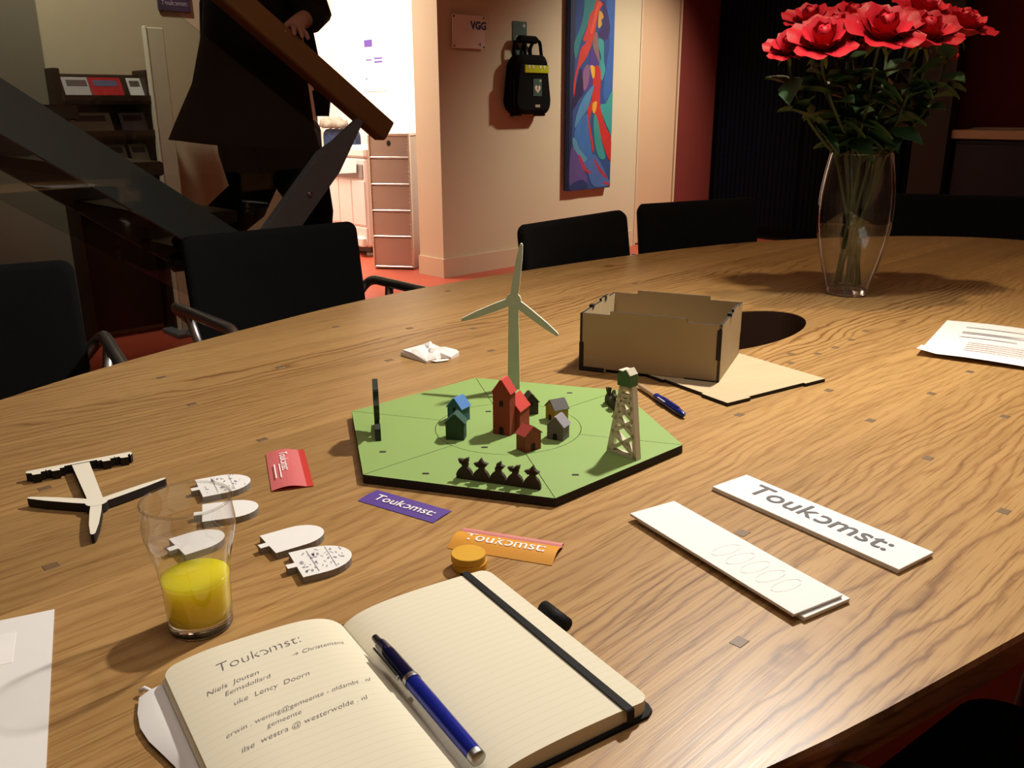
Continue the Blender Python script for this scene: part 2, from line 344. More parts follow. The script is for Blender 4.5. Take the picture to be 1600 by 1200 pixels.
# glass: below the gap under the rail, outside the stringer
def gtop(s): return 1.031 - SL * (s + 2.082)
def gbot(s): return .64 - SL * (s + 2.9)
poly = [(-4.3, gtop(-4.3)), (-2.06, gtop(-2.06)), (-2.49, .43), (-4.3, gbot(-4.3))]
poly = [(p[0] + 2.5, p[1]) for p in poly]
m_ = MB(); m_.prism(poly, -.005, .005, M=Mx); m_.build('glass_pane', glassmat('stair_glass', (.86, .90, .88), .02, 1.5, 1.15), gl)
pd = Vector((-.335, 0, -.346)).normalized(); pt = Vector((-1.965 + 2.5, 0, 1.09))
m_ = MB(); pw = Vector((pd.z, 0, -pd.x)).normalized()
for y0, y1, l0, l1, w0, w1 in ((-.03, -.012, 0, .98, .012, .05), (-.012, .0, .14, .98, .035, .055)):
    vs = []
    for y in (y0, y1):
        for l, ww in ((l0, w0), (.2, w1), (l1, w1)):
            p = pt + pd * l
            vs += [tuple(p + pw * ww + Vector((0, y, 0))), tuple(p - pw * ww + Vector((0, y, 0)))]
    m_.add(vs, [(0, 1, 3, 2), (2, 3, 5, 4), (7, 6, 8, 9), (9, 8, 10, 11), (0, 2, 8, 6), (2, 4, 10, 8), (1, 7, 9, 3), (3, 9, 11, 5), (0, 6, 7, 1), (4, 5, 11, 10)])
pst = m_.build('post', STEELG, gl)
bo = MB()
for l in (.34, .62, .9):
    p = pt + pd * l; bo.lathe([(0, 0), (.009, 0), (.009, .006), (0, .006)], 10, M=Matrix.Translation(p + Vector((0, -.036, 0))) @ Mx)
bo.build('bolt', CHROME, pst)

# magazine rack
mg = empty('magazine_rack', rm(-2.2, -.12), TH, 'dark wooden wall rack holding three tiers of magazines', 'rack')
for x in (-.21, .21): MB().rbox((x, 0, .66), (.03, .16, 1.3), .004).build('side_post', WALNUT, mg)
MB().rbox((0, .07, .66), (.42, .02, 1.26), .003).build('back_panel', mat('rack_back', '#4a3626', .7), mg)
for k, z in enumerate((1.16, 1.0, .85, .68)):
    m_ = MB(); m_.box((0, -.02, z), (.4, .2, .015), M=Matrix.Translation((0, 0, 0))); m_.box((0, -.115, z + .012), (.4, .01, .04)); m_.build('shelf', WALNUT, mg)
mags = [(-.11, 1.17, .13, '#b8b0b0', 'pale magazine beside the red one on the top rack tier'), (.02, 1.17, .16, '#b4262a', 'red covered magazine on the top rack tier'), (.16, 1.17, .07, '#d8d2d0', 'narrow white leaflet at the right of the top rack tier'),
        (-.07, 1.01, .2, '#c8c0a8', 'wide cream magazine on the middle rack tier'), (.13, 1.01, .13, '#a49aa8', 'lilac grey magazine on the middle rack tier'),
        (-.12, .86, .1, '#6a6670', 'grey magazine on the lowest visible rack tier'), (.02, .86, .12, '#c4c0bc', 'pale folder in the middle of the lowest rack tier'), (.14, .86, .09, '#d6d2c8', 'white leaflet at the right of the lowest rack tier')]
for x, z, wd, cc, lb in mags:
    o = empty('magazine', rm(-2.2, -.12) + E1 * x + E2 * -.06 + Vector((0, 0, z)), TH, lb, 'magazine', 'magazines in the rack')
    Mt = Matrix.Rotation(R(62), 4, 'X')
    MB().box((0, .055, 0), (wd * .96, .12, .006), M=Mt).build('cover', mat('mag' + cc, cc, .35, var=.15, scale=25), o)
    MB().box((0, .085, .004), (wd * .7, .03, .001), M=Mt).build('title_block', mat('magt' + cc, '#5c4a48' if cc != '#b4262a' else '#5a5a78', .5, var=.4, scale=60), o)
wp = empty('display_post', rm(-1.955, -.24), TH, 'slim white post standing between the magazine rack and the person', 'post')
MB().rbox((0, 0, .76), (.085, .03, 1.48), .004).build('board', mat('white_board', '#e8dcc0', .6), wp)
MB().rbox((-.046, -.002, .76), (.012, .036, 1.49), .003).build('painted_lit_edge', mat('lit_edge_tone', '#fff6dc', .4), wp)  # brighter colour stands in for light on the post's left edge
MB().rbox((0, 0, .012), (.2, .2, .024), .004).build('foot', STEELG, wp)
# poster sign high on the wall
sg = empty('wall_sign', rm(-1.735, -.012, 1.70), TH, 'dark purple sign with white lettering behind the person', 'sign')
MB().rbox((0, 0, 0), (.17, .012, .2), .003).build('panel', mat('purple_board', '#4a3a56', .6), sg)
m_ = MB(); put_text(m_, logo_geo(), -.07, -.07, .14); m_.build('lettering', mat('pale_print', '#b9aebb', .7), sg).matrix_local = Matrix.Translation((0, -.0075, 0)) @ Mx
# bent steel tube frame standing by the door jamb
tb = empty('tube_stand', rm(-1.19, -.35), TH, 'bent grey steel tube stand with panel beside the doorway', 'stand')
MB().tube(fillet([(-.09, 0, .42), (-.02, 0, .42), (.04, 0, .5), (.04, 0, 1.03), (0, 0, 1.07), (-.14, 0, 1.07), (-.16, 0, 1.02), (-.16, 0, .02)], .05), .014).build('tube_frame', STEELG, tb)
MB().rbox((-.06, .012, .86), (.17, .008, .36), .003).build('panel', mat('stand_panel', '#6f6a66', .5), tb)
MB().tube(fillet([(.04, 0, .5), (.03, 0, .44), (-.03, -.05, .46), (-.07, -.05, .49)], .03), .011).build('hook', STEELG, tb)
MB().rbox((-.06, 0, .012), (.3, .3, .024), .005).build('base', STEELG, tb)
MB().tube([(.04, 0, .55), (.04, 0, .02)], .013).build('leg', STEELG, tb)

# ------------------------------------------------------------------ copy room
cs = empty('drawer_tower', (-.856, 6.42, 0), R(-10), 'tall aluminium case stack of five riveted drawers', 'cabinet')
MB().box((0, .21, .47), (.3, .42, .93)).build('body', ALU, cs)
zs = [.015, .235, .42, .605, .79, .945]
for i in range(5):
    z0, z1 = zs[i], zs[i + 1]
    dr_ = MB().rbox((0, -.008, (z0 + z1) / 2), (.285, .02, z1 - z0 - .014), .003).build('drawer_front', ALU, cs)
    MB().rbox((0, -.02, z0 + .004), (.3, .012, .012), .003).build('rim', ALUB, dr_)
    rv = MB()
    for s_ in (-.136, .136):
        for k in range(5): rv.lathe([(0, 0), (.004, 0), (.003, .003), (0, .004)], 8, M=Matrix.Translation((s_, -.018, z0 + .03 + (z1 - z0 - .06) * k / 4)) @ Mx)
    rv.build('rivets', ALUB, dr_)
m_ = MB(); m_.prism(circ(0, 0, .014, .02, 16), 0, .004, M=Matrix.Translation((.0, -.018, .89)) @ Mx); m_.build('finger_hole', BLACKPL, cs)
for x in (-.146, .146): MB().rbox((x, -.012, .48), (.012, .03, .94), .002).build('corner_strip', ALUB, cs)
MB().rbox((0, .2, .95), (.31, .45, .02), .004).build('lid', ALUB, cs)
cp = empty('photocopier', (-1.31, 7.12, 0), R(-46), 'pale floor-standing photocopier with paper in its output tray', 'copier')
MB().rbox((0, .3, .42), (.56, .6, .68), .015).build('body', WHITEPL, cp)
MB().rbox((0, .3, .80), (.57, .61, .075), .015).build('scanner_lid', WHITEPL, cp)
MB().rbox((0, .3, .055), (.5, .52, .05), .005).build('plinth', BLACKPL, cp)
for x in (-.18, 0, .18): MB().rbox((x, -.004, .42), (.172, .012, .34), .003).build('front_panel', WHITEPL, cp)
MB().rbox((0, -.004, .165), (.54, .012, .13), .003).build('paper_drawer', WHITEPL, cp)
MB().rbox((.2, -.02, .12), (.12, .05, .07), .008).build('waste_tray', WHITEPL, cp)
MB().rbox((0, -.004, .66), (.5, .012, .11), .004).build('output_recess', GREYPL, cp)
m_ = MB(); rws = [[(-.22 + .42 * k / 8, -.014 - .03 * math.sin(k / 8 * 2.6), .62 + .004 * k), (-.22 + .42 * k / 8, -.02 - .02 * math.sin(k / 8 * 3), .70 + .06 * k / 8)] for k in range(9)]; m_.loft(rws, closed=False, smooth=True); m_.build('curled_sheet', PAPER, cp)
MB().rbox((-.2, -.02, .76), (.1, .05, .02), .005).build('control_panel', GREYPL, cp)
for x in (-.22, .22): MB().lathe([(0, 0), (.03, 0), (.03, .03), (0, .03)], 12).build('castor', GREYPL, cp).matrix_local = Matrix.Translation((x, .05, .0))
oc = empty('office_chair', (-1.50, 8.1, 0), R(-40), 'blue backed swivel chair behind the photocopier', 'chair')
m_ = MB(); m_.prism(rrect(.44, .5, .07), -.03, .03, M=Matrix.Translation((0, 0, .70)) @ Mx); m_.build('backrest', mat('blue_fabric', '#2c3a5c', .9), oc)
MB().rbox((0, -.22, .5), (.46, .44, .08), .03).build('seat', mat('blue_fabric', '#2c3a5c'), oc)
MB().tube([(0, -.2, .08), (0, -.2, .48)], .03).build('gas_column', BLACKPL, oc)
MB().tube(fillet([(0, -.15, .46), (0, .06, .46), (0, .05, .72)], .05), .018).build('back_arm', BLACKPL, oc)
for k in range(5):
    a = k * 2 * math.pi / 5; q = MB().tube([(0, -.2, .1), (.28 * math.cos(a), -.2 + .28 * math.sin(a), .07)], [.025, .015]).build('base_leg', BLACKPL, oc)
    MB().lathe([(0, 0), (.025, 0), (.025, .055), (0, .055)], 10).build('castor', BLACKPL, q).matrix_local = Matrix.Translation((.28 * math.cos(a), -.2 + .28 * math.sin(a), 0))
jk = MB(); pts = []
for i in range(13):
    x = -.16 + .3 * i / 12; pts.append([(x, -.05, .962 + .012 * math.sin(i * 1.9)), (x, -.03, 1.03 + .02 * math.sin(i)), (x, .03, 1.035 + .02 * math.sin(i)), (x, .05, .964 + .012 * math.cos(i * 1.3))])
jk.loft(pts, smooth=True, caps=True); o = jk.build('folded_cloth', mat('grey_cloth', '#8d8678', .9, var=.2, scale=20)); o.location = (-1.56, 8.12, 0); o.rotation_euler = (0, 0, R(-40))
tag(o, 'crumpled grey cloth slung over the blue chair back', 'cloth')
nt_ = empty('wall_notice', rm(1.095, 2.24, 1.52), TH - math.pi / 2, 'white notice sheet with purple print on the bright wall', 'notice')
MB().box((0, 0, 0), (.36, .004, .5)).build('sheet', PAPER, nt_)
PURP = mat('purple_print', '#5b3f96', .7)
m_ = MB(); m_.box((-.06, -.004, .16), (.12, .002, .06)); m_.box((.08, -.004, .03), (.12, .002, .014)); m_.box((.08, -.004, .0), (.12, .002, .014)); m_.box((-.06, -.004, .02), (.09, .002, .01)); m_.box((-.11, -.004, -.14), (.03, .002, .008)); m_.build('print', PURP, nt_)

# ------------------------------------------------------------------ things on the back wall
pl = empty('name_plate', rm(.25, -.02, 1.602), TH, 'clear square plate with navy lettering screwed to the cream wall', 'sign')
MB().rbox((0, 0, 0), (.287, .006, .205), .002).build('plate', mat('acrylic_plate', '#f2eadc', .25, var=.02), pl)
m_ = MB(); g = text_geo('VGG', .045); put_text(m_, g, .015, .02, .066); m_.build('lettering', mat('navy_print', '#39476a', .6), pl).matrix_local = Matrix.Translation((0, -.0045, 0)) @ Mx
m_ = MB(); put_text(m_, text_geo('-4'), .075, -.085, .035); m_.build('small_mark', mat('navy_print', '#39476a'), pl).matrix_local = Matrix.Translation((0, -.0045, 0)) @ Mx
for x in (-.13, .13):
    for z in (-.09, .09): MB().lathe([(0, 0), (.006, 0), (.005, .004), (0, .005)], 10, M=Matrix.Translation((x, -.003, z)) @ Mx).build('screw', BLACKPL, pl)
def heart(w, h): 
    out = []
    for k in range(28):
        a = 2 * math.pi * k / 28; out.append((w * .5 * math.sin(a) ** 3, h * .5 * (13 * math.cos(a) - 5 * math.cos(2 * a) - 2 * math.cos(3 * a) - math.cos(4 * a)) / 14.5))
    return out
SIGNG = mat('sign_green', '#3c5a4c', .5); SIGNW = mat('sign_white', '#e6dccc', .6)
def aedsign(parent, w, h, M, nm):
    q = MB().prism(rrect(w, h, w * .04, 2), 0, .003, M=M).build(nm, SIGNG, parent)
    MB().prism(heart(w * .66, w * .64), .003, .004, M=M @ Matrix.Translation((0, -h * .08, 0))).build('heart', SIGNW, q)
    b_ = [(-.02, .22), (.1, .22), (.03, .05), (.1, .05), (-.06, -.25), (-.01, -.03), (-.08, -.03)]
    MB().prism([(x * w, y * w - h * .08) for x, y in b_], .004, .005, M=M).build('bolt_mark', mat('bolt_red', '#7a3c34', .6), q)
    MB().box((w * .3, h * .38, .0035), (w * .2, w * .06, .001), M=M).box((w * .3, h * .38, .0035), (w * .06, w * .2, .001), M=M).build('cross', SIGNW, q)
sa = empty('defibrillator_sign', rm(.735, -.004, 1.585), TH, 'small green sign with white heart above the black bag', 'sign')
aedsign(sa, .135, .22, Mx, 'panel')
bag = empty('defibrillator_bag', rm(.755, -.004, 1.08), TH, 'black padded defibrillator bag hanging on the cream wall', 'bag')
m_ = MB(); rings = []
for y, w0, w1, zz0, zz1 in ((0, .36, .30, .02, .37), (-.03, .39, .33, 0, .39), (-.10, .38, .32, 0, .395), (-.125, .33, .27, .03, .36)):
    ring = []
    for x, z in rrect(1, 1, .2, 5):
        f = z + .5; ww = w0 + (w1 - w0) * max(0, min(1, (f - .62) / .12)); ring.append((x * ww, y, zz0 + (zz1 - zz0) * f))
    rings.append(ring)
m_.loft(rings, caps=True, smooth=False); m_.build('body', mat('black_nylon', '#080707', .85, var=.2, scale=200, spec=.15), bag)
m_ = MB(); m_.rbox((.02, -.128, .3), (.24, .012, .055), .006); m_.build('reflective_strip', mat('yellow_reflector', '#c6cf28', .25, var=.15, scale=60), bag)
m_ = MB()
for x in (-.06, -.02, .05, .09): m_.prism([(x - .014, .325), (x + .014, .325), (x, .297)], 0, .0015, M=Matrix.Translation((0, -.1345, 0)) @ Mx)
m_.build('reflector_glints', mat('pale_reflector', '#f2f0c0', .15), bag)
aedsign(bag, .085, .115, Matrix.Translation((.03, -.126, .18)) @ Mx, 'label_sign')
MB().rbox((.03, -.128, .055), (.05, .006, .02), .002).build('maker_tag', mat('tag_grey', '#a9a39a', .5), bag)
for dx in (-.10, .06):
    MB().tube(fillet([(dx - .02, -.05, .37), (dx - .03, -.05, .44), (dx + .0, -.06, .49), (dx + .06, -.06, .49), (dx + .08, -.05, .43), (dx + .08, -.06, .37)], .05), .012).build('strap', mat('black_nylon', '#0e0d0d'), bag)
MB().rbox((-.0, -.055, .495), (.2, .05, .05), .015).build('grip', mat('black_nylon', '#0e0d0d'), bag)
for x in (-.12, .12): MB().rbox((x, -.06, -.004), (.07, .06, .02), .006).build('foot_pad', BLACKPL, bag)
MB().rbox((-.185, -.07, .13), (.03, .09, .2), .012).build('side_pocket', mat('black_nylon', '#0e0d0d'), bag)

# painting
pn = empty('painting', rm(1.45, -.03, 0), TH, 'tall narrow painting of a red-haired figure in blues', 'painting')
ZB, ZT = .513, 2.06
MB().rbox((0, 0, (ZB + ZT) / 2), (.497, .05, ZT - ZB), .003).build('canvas', mat('canvas_blue', '#2f4a86', .7, var=.45, scale=7, stretch=(1, 1, .4)), pn)
def pmap(X, Y):
    xl = 533 - 33 * Y / 1200; xr = 880 - 46 * Y / 1200
    return ((X - xl) / (xr - xl) - .5) * .497, 1.884 - (1.884 - ZB) * Y / 1485
shapes = [('#23294f', [(533, -190), (575, -190), (565, 200), (555, 500), (535, 900), (520, 1200), (510, 1485), (492, 1485)]),
 ('#3a62a8', [(840, -190), (886, -190), (860, 500), (840, 720), (800, 790), (775, 720), (790, 560), (830, 300), (800, 100)]),
 ('#2f7f86', [(650, -190), (760, -190), (735, 20), (690, 110), (640, 230), (600, 330), (565, 450), (553, 345), (600, 220), (630, 90)]),
 ('#3d2c66', [(772, 10), (805, 40), (835, 200), (810, 290), (760, 285), (738, 250), (770, 200), (785, 140)]),
 ('#c93a2c', [(725, 10), (778, 25), (760, 60), (735, 130), (715, 240), (690, 330), (650, 430), (610, 490), (580, 540), (560, 640), (548, 760), (545, 640), (575, 500), (600, 380), (640, 330), (665, 250), (690, 150)]),
 ('#e0523a', [(740, 20), (770, 40), (745, 70), (700, 240), (680, 230)]),
 ('#cf3a2a', [(680, 110), (712, 95), (660, 290), (620, 310), (650, 220)]),
 ('#d8a23a', [(750, 85), (776, 100), (782, 128), (764, 150), (768, 182), (746, 212), (738, 180)]),
 ('#8c6a68', [(715, 250), (735, 260), (742, 380), (750, 480), (720, 420), (695, 340)]),
 ('#3f9a98', [(742, 290), (782, 312), (782, 450), (792, 530), (762, 612), (742, 500), (760, 430), (740, 350)]),
 ('#54398a', [(685, 360), (742, 500), (700, 600), (650, 690), (618, 692), (606, 560), (620, 520), (664, 480)]),
 ('#8a5f86', [(640, 500), (670, 510), (655, 640), (622, 690), (615, 570)]),
 ('#2c1d4c', [(602, 520), (618, 700), (585, 760), (545, 830), (530, 830), (560, 680)]),
 ('#c4302c', [(705, 512), (738, 500), (757, 560), (747, 760), (762, 880), (802, 1000), (832, 1060), (838, 1260), (800, 1220), (748, 1050), (712, 900), (692, 830), (672, 880), (667, 960), (694, 1130), (684, 1180), (655, 985), (645, 850), (680, 760), (692, 620)]),
 ('#e3b530', [(674, 503), (706, 508), (706, 582), (690, 592)]),
 ('#4f86b4', [(694, 650), (690, 700), (650, 830), (590, 920), (548, 985), (560, 890), (610, 760)]),
 ('#3f9a98', [(795, 790), (852, 700), (842, 1030), (805, 985), (760, 870), (752, 800)]),
 ('#3a9490', [(694, 895), (722, 905), (755, 1085), (785, 1230), (735, 1230), (700, 1100)]),
 ('#e2a232', [(690, 790), (722, 778), (714, 840), (700, 872), (686, 850)]),
 ('#3f6fb0', [(555, 985), (640, 870), (655, 1000), (680, 1190), (690, 1330), (610, 1280), (545, 1100)]),
 ('#5a8fae', [(530, 1060), (560, 1080), (580, 1150), (640, 1230), (600, 1250), (540, 1150)]),
 ('#5c4a86', [(515, 1150), (560, 1180), (600, 1290), (640, 1400), (600, 1470), (505, 1470)]),
 ('#4a69a6', [(640, 1250), (700, 1200), (760, 1300), (800, 1400), (820, 1460), (700, 1470), (650, 1380)]),
 ('#a8354a', [(570, 1200), (590, 1210), (640, 1320), (680, 1345), (640, 1350), (600, 1300)]),
 ('#a8354a', [(690, 1240), (705, 1250), (760, 1340), (800, 1400), (780, 1400), (730, 1340)]),
 ('#b53240', [(760, 1430), (800, 1440), (825, 1465), (790, 1460)]),
 ('#2a3668', [(515, 1430), (600, 1400), (640, 1470), (510, 1478)])]
def smooth_poly(pp, n=4):
    out = []; m = len(pp)
    for i in range(m):
        p0_, p1_, p2_, p3_ = [Vector(pp[(i + d_) % m]) for d_ in (-1, 0, 1, 2)]
        for k_ in range(n):
            t = k_ / n; out.append(tuple(.5 * ((2 * p1_) + (p2_ - p0_) * t + (2 * p0_ - 5 * p1_ + 4 * p2_ - p3_) * t * t + (3 * p1_ - p0_ - 3 * p2_ + p3_) * t ** 3)))
    return out
for k, (cc, pp) in enumerate(shapes):
    MB().prism([(max(-.247, min(.247, q_[0])), max(ZB + .002, min(ZT - .002, q_[1]))) for q_ in [pmap(*p) for p in smooth_poly(pp)]], .0252 + k * .00008, .0255 + k * .0001, M=Mx).build('brush_area', mat('paint' + cc, cc, .55, var=.22, scale=14, stretch=(1, 1, .35)), pn)

# ------------------------------------------------------------------ table
TC = Vector((.427, 1.55, 0)); TA = R(44.4); AX, AY = 1.579, .742; ZT_ = .74; TK = .07
tbl = empty('oval_table', TC, TA, 'large oval oak plank table filling the foreground', 'table')
HOLE = (.0, .03, .2, .1)
def edge_off(a):
    pts = [(-126.7, .014), (-124.8, .0065), (-122.2, -.002), (-119.3, -.007), (-116, -.0094), (-60, 0), (1, .0066), (20, -.001), (39, -.0045), (54, .0095), (68.5, -.005), (82.3, -.008), (95.5, .0087), (102, .012), (112, -.005), (118, -.009), (125, -.001), (133, .001), (180, .0)]
    a = (a + 180) % 360 - 180
    if a < -126.7: a_ = (a + 180) / 53.3; return .014 * max(0, a_)
    for (p, q), (r, s) in zip(pts, pts[1:]):
        if p <= a <= r: return q + (s - q) * (a - p) / (r - p)
    return 0
oo = [edge_off(k) for k in range(360)]; oo = [sum(oo[(k + d_) % 360] for d_ in range(-5, 6)) / 11 for k in range(360)]
OUT = []
for k in range(360):
    q = 1 + oo[k]; OUT.append((AX * q * math.cos(R(k)), AY * q * math.sin(R(k))))
def span(v):
    xs = []
    for i in range(360):
        (x0, y0), (x1, y1) = OUT[i], OUT[(i + 1) % 360]
        if (y0 - v) * (y1 - v) < 0 or y0 == v: xs.append(x0 + (x1 - x0) * ((v - y0) / (y1 - y0) if y1 != y0 else 0))
    return (min(xs), max(xs)) if len(xs) >= 2 else (0, 0)
vmin = min(p[1] for p in OUT) + 1e-5; vmax = max(p[1] for p in OUT) - 1e-5
edges = [vmin, -.56, -.405, -.235, -.07, .13, .29, .445, .6, vmax]
rows_all = sorted([vmin + (vmax - vmin) * (1 - math.cos(math.pi * k / 90)) / 2 for k in range(91)] + [HOLE[1] - HOLE[3] * math.cos(math.pi * k / 24) for k in range(25)])
def under(x, y):
    """underside outline sits inside the top outline: undercut table edge"""
    return (x * .982, y * .962) if (x / 1.579) ** 2 + (y / .742) ** 2 > .5 else (x, y)
def strip(mb, rows, iv):
    n = len(rows)
    if n < 2: return
    for z, fl in ((ZT_, 0), (ZT_ - TK, 1)):
        vs = []; fs = []
        for v in rows:
            a, b_ = iv(v); p_, q_ = ((a, v), (b_, v)) if not fl else (under(a, v), under(b_, v)); vs += [(*p_, z), (*q_, z)]
        for i in range(n - 1): q = (2 * i, 2 * i + 1, 2 * i + 3, 2 * i + 2); fs.append(q if not fl else q[::-1])
        mb.add(vs, fs)
    for side in (0, 1):
        vs = []; fs = []
        for v in rows: a = iv(v)[side]; vs += [(a, v, ZT_), (a, v, ZT_ - .007), (*under(a, v), ZT_ - TK)]
        for i in range(n - 1): fs += [(3 * i, 3 * i + 1, 3 * i + 4, 3 * i + 3), (3 * i + 1, 3 * i + 2, 3 * i + 5, 3 * i + 4)]
        mb.add(vs, fs)
    for v in (rows[0], rows[-1]):
        a, b_ = iv(v); mb.add([(a, v, ZT_), (b_, v, ZT_), (*under(b_, v), ZT_ - TK), (*under(a, v), ZT_ - TK)], [(0, 1, 2, 3)])
for v0, v1 in zip(edges, edges[1:]):
    a, b_ = v0 + .00004, v1 - .00004; mb = MB(); h0, h1 = HOLE[1] - HOLE[3], HOLE[1] + HOLE[3]
    def rows(lo, hi): return [lo] + [v for v in rows_all if lo + 1e-4 < v < hi - 1e-4] + [hi]
    def hw(v): return HOLE[2] * math.sqrt(max(0, 1 - ((v - HOLE[1]) / HOLE[3]) ** 2))
    if b_ <= h0 or a >= h1: strip(mb, rows(a, b_), span)
    else:
        if a < h0: strip(mb, rows(a, h0), span)
        if b_ > h1: strip(mb, rows(h1, b_), span)
        lo, hi = max(a, h0), min(b_, h1)
        strip(mb, rows(lo, hi), lambda v: (span(v)[0], HOLE[0] - hw(v))); strip(mb, rows(lo, hi), lambda v: (HOLE[0] + hw(v), span(v)[1]))
    o = mb.build('plank', OAK, tbl)
TI = (Matrix.Translation(TC) @ Matrix.Rotation(TA, 4, 'Z')).inverted()
for i, (px, py) in enumerate([(1155, 1003), (1160, 833), (1450, 716), (1360, 657), (1155, 648), (1295, 610), (1455, 615), (1570, 651), (1569, 799), (1515, 581), (1235, 553), (1278, 553), (1305, 543), (1330, 531), (1352, 517), (1235, 567), (410, 687), (70, 763), (768, 548), (740, 513), (640, 513), (525, 511), (608, 563), (438, 574), (252, 590), (300, 632), (873, 580), (992, 443), (80, 885), (700, 455)]):
    p = TI @ onz(px, py, ZT_)
    MB().rbox((p.x, p.y, ZT_ - .004), (.0135, .0105, .0088), .0004).build('peg', PEG, tbl)
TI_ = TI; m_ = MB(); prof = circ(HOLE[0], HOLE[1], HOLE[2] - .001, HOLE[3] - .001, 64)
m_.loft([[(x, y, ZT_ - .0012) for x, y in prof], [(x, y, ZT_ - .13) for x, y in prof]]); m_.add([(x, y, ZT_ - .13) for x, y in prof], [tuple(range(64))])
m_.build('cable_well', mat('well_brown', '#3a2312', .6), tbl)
kp = TI_ @ onz(1163, 527, ZT_ - .07); sk = MB().rbox((kp.x, kp.y, ZT_ - .10), (.03, .045, .05), .004).build('socket_block', BLACKPL, tbl)
MB().rbox((kp.x - .005, kp.y - .03, ZT_ - .095), (.03, .014, .03), .002).build('socket_cover', WHITEPL, sk)
for x in (-.8, .8):
    q = MB().rbox((x, 0, .35), (.12, .5, .64), .02).build('leg', OAK, tbl); MB().rbox((x, 0, .02), (.2, .8, .04), .01).build('foot', OAK, q)
MB().rbox((0, 0, .5), (1.5, .05, .12), .01).build('stretcher', OAK, tbl)

# ------------------------------------------------------------------ chairs
def pad(w, h, t, r, curve=0):
    mb = MB(); base = rrect(w, h, r, 5); rings = []
    for sc, y in ((0.0, .5), (.55, .5), (.9, .5), (.97, .4), (1, .12), (1, -.12), (.97, -.4), (.9, -.5), (.55, -.5), (0, -.5)):
        ring = []
        for x, z in base:
            X = x * (1 - (1 - sc) * (1 if sc < .9 else 1)); Z = z * sc
            if sc >= .9: X = x - math.copysign((1 - sc) * w * .35, x); Z = z - math.copysign((1 - sc) * w * .35, z)
            ring.append((X, y * t + curve * (X / (w / 2)) ** 2, Z))
        rings.append(ring)
    return mb.loft(rings, smooth=True)
CHM = {}
def chair(loc, rz, label):
    o = empty('conference_chair', loc, rz, label, 'chair', 'black conference chairs around the table')
    if not CHM:
        b_ = pad(.46, .40, .04, .024, .035).build('backrest', BLACKFAB, o); CHM['b'] = b_.data
        s_ = pad(.46, .45, .06, .05).build('seat', BLACKFAB, o); CHM['s'] = s_.data
        for sd in (-1, 1):
            x = sd * .265
            a_ = MB().tube(fillet([(sd * .2, -.235, .62), (x, -.25, .69), (x, .14, .70), (x, .2, .54), (x, .23, .014), (x, -.26, .014)], .05), .0125).build('arm_frame', CHROME, o)
            u_ = MB().tube(fillet([(x, -.14, .69), (x - sd * .02, -.12, .58), (sd * .215, -.1, .43)], .03), .011).build('arm_support', CHROME, o)
            CHM['a%d' % sd] = a_.data; CHM['u%d' % sd] = u_.data
        bs = MB()
        for sd in (-1, 1): bs.tube(fillet([(sd * .2, .1, .42), (sd * .2, -.2, .43), (sd * .2, -.235, .6)], .06), .011)
        q = bs.build('back_support', CHROME, o); CHM['q'] = q.data
        parts = None
    for nm, k in (('backrest', 'b'), ('seat', 's'), ('arm_frame', 'a-1'), ('arm_frame', 'a1'), ('arm_support', 'u-1'), ('arm_support', 'u1'), ('back_support', 'q')):
        p = next((c for c in o.children if c.data == CHM[k]), None) or inst(nm, CHM[k], o)
        if k == 'b': p.matrix_local = Matrix.Translation((0, -.25, .645)) @ Matrix.Rotation(R(8), 4, 'X')
        if k == 's': p.matrix_local = Matrix.Translation((0, .02, .455)) @ Matrix.Rotation(R(90), 4, 'X')
    return o
def chair_at(bx, by, ang, label):
    """bx, by: middle of the back's top edge; ang: direction of that edge (deg)"""
    a = R(ang); f = Vector((math.sin(a), -math.cos(a), 0))      # facing
    c = Vector((bx, by, 0)) + f * .28
    chair(c, a + math.pi, label)
chair_at(-1.09, 1.66, 30, 'black chair at the far left edge of the photo')
chair_at(-.615, 2.225, 39, 'black chair with chrome arms in front of the staircase')
chair_at(.145, 2.43, 49, 'black chair behind the upright toy wind turbine')
chair_at(.575, 2.86, 27, 'black chair below the dark red wall strip')
chair_at(1.52, 3.0, -20, 'black chair in shadow behind the glass vase')
chair_at(.684, .328, 216.9, 'black chair tucked under the near right table edge')

# ------------------------------------------------------------------ hexagonal model board
ZH = .7505
HCn = Vector((-.005, 1.034, 0)); HR = .216; H0 = R(43.0)
hx = empty('hexagon_game_board', (HCn.x, HCn.y, .74), 0, 'flat green hexagonal model board with dark edges', 'board')
hv = [(HR * math.cos(H0 + R(60 * k)), HR * math.sin(H0 + R(60 * k))) for k in range(6)]
MB().prism([(x * 1.0, y * 1.0) for x, y in hv], .0005, .0066).build('base_plate', MDFDARK, hx)
CR = .091; gp = .0004
for k in range(6):
    A, B = Vector((*hv[k], 0)), Vector((*hv[(k + 1) % 6], 0)); a0 = math.degrees(H0) + 60 * k
    g = math.degrees(gp / CR)
    arc = circ(0, 0, CR + gp, CR + gp, 10, a0 + 60 - g, a0 + g)
    e = (B - A).normalized()
    MB().prism([(A + e * gp * 1.2).to_2d()[:], (B - e * gp * 1.2).to_2d()[:]] + arc, .0068, .0105, 0, 1).build('sector_tile', [GREEN, MDFDARK], hx)
MB().prism(circ(0, 0, CR - gp, n=64), .0068, .0105, 0, 1).build('centre_disc', [GREEN, MDFDARK], hx)
for px, py in [(598, 706), (665, 740), (899, 742), (890, 614), (757, 699), (763, 643)]:
    p = onz(px, py, ZH) - Vector((HCn.x, HCn.y, .74)); MB().rbox((p.x, p.y, .0105), (.0075, .0045, .0005), .0002).build('slot', MDFDARK, hx)

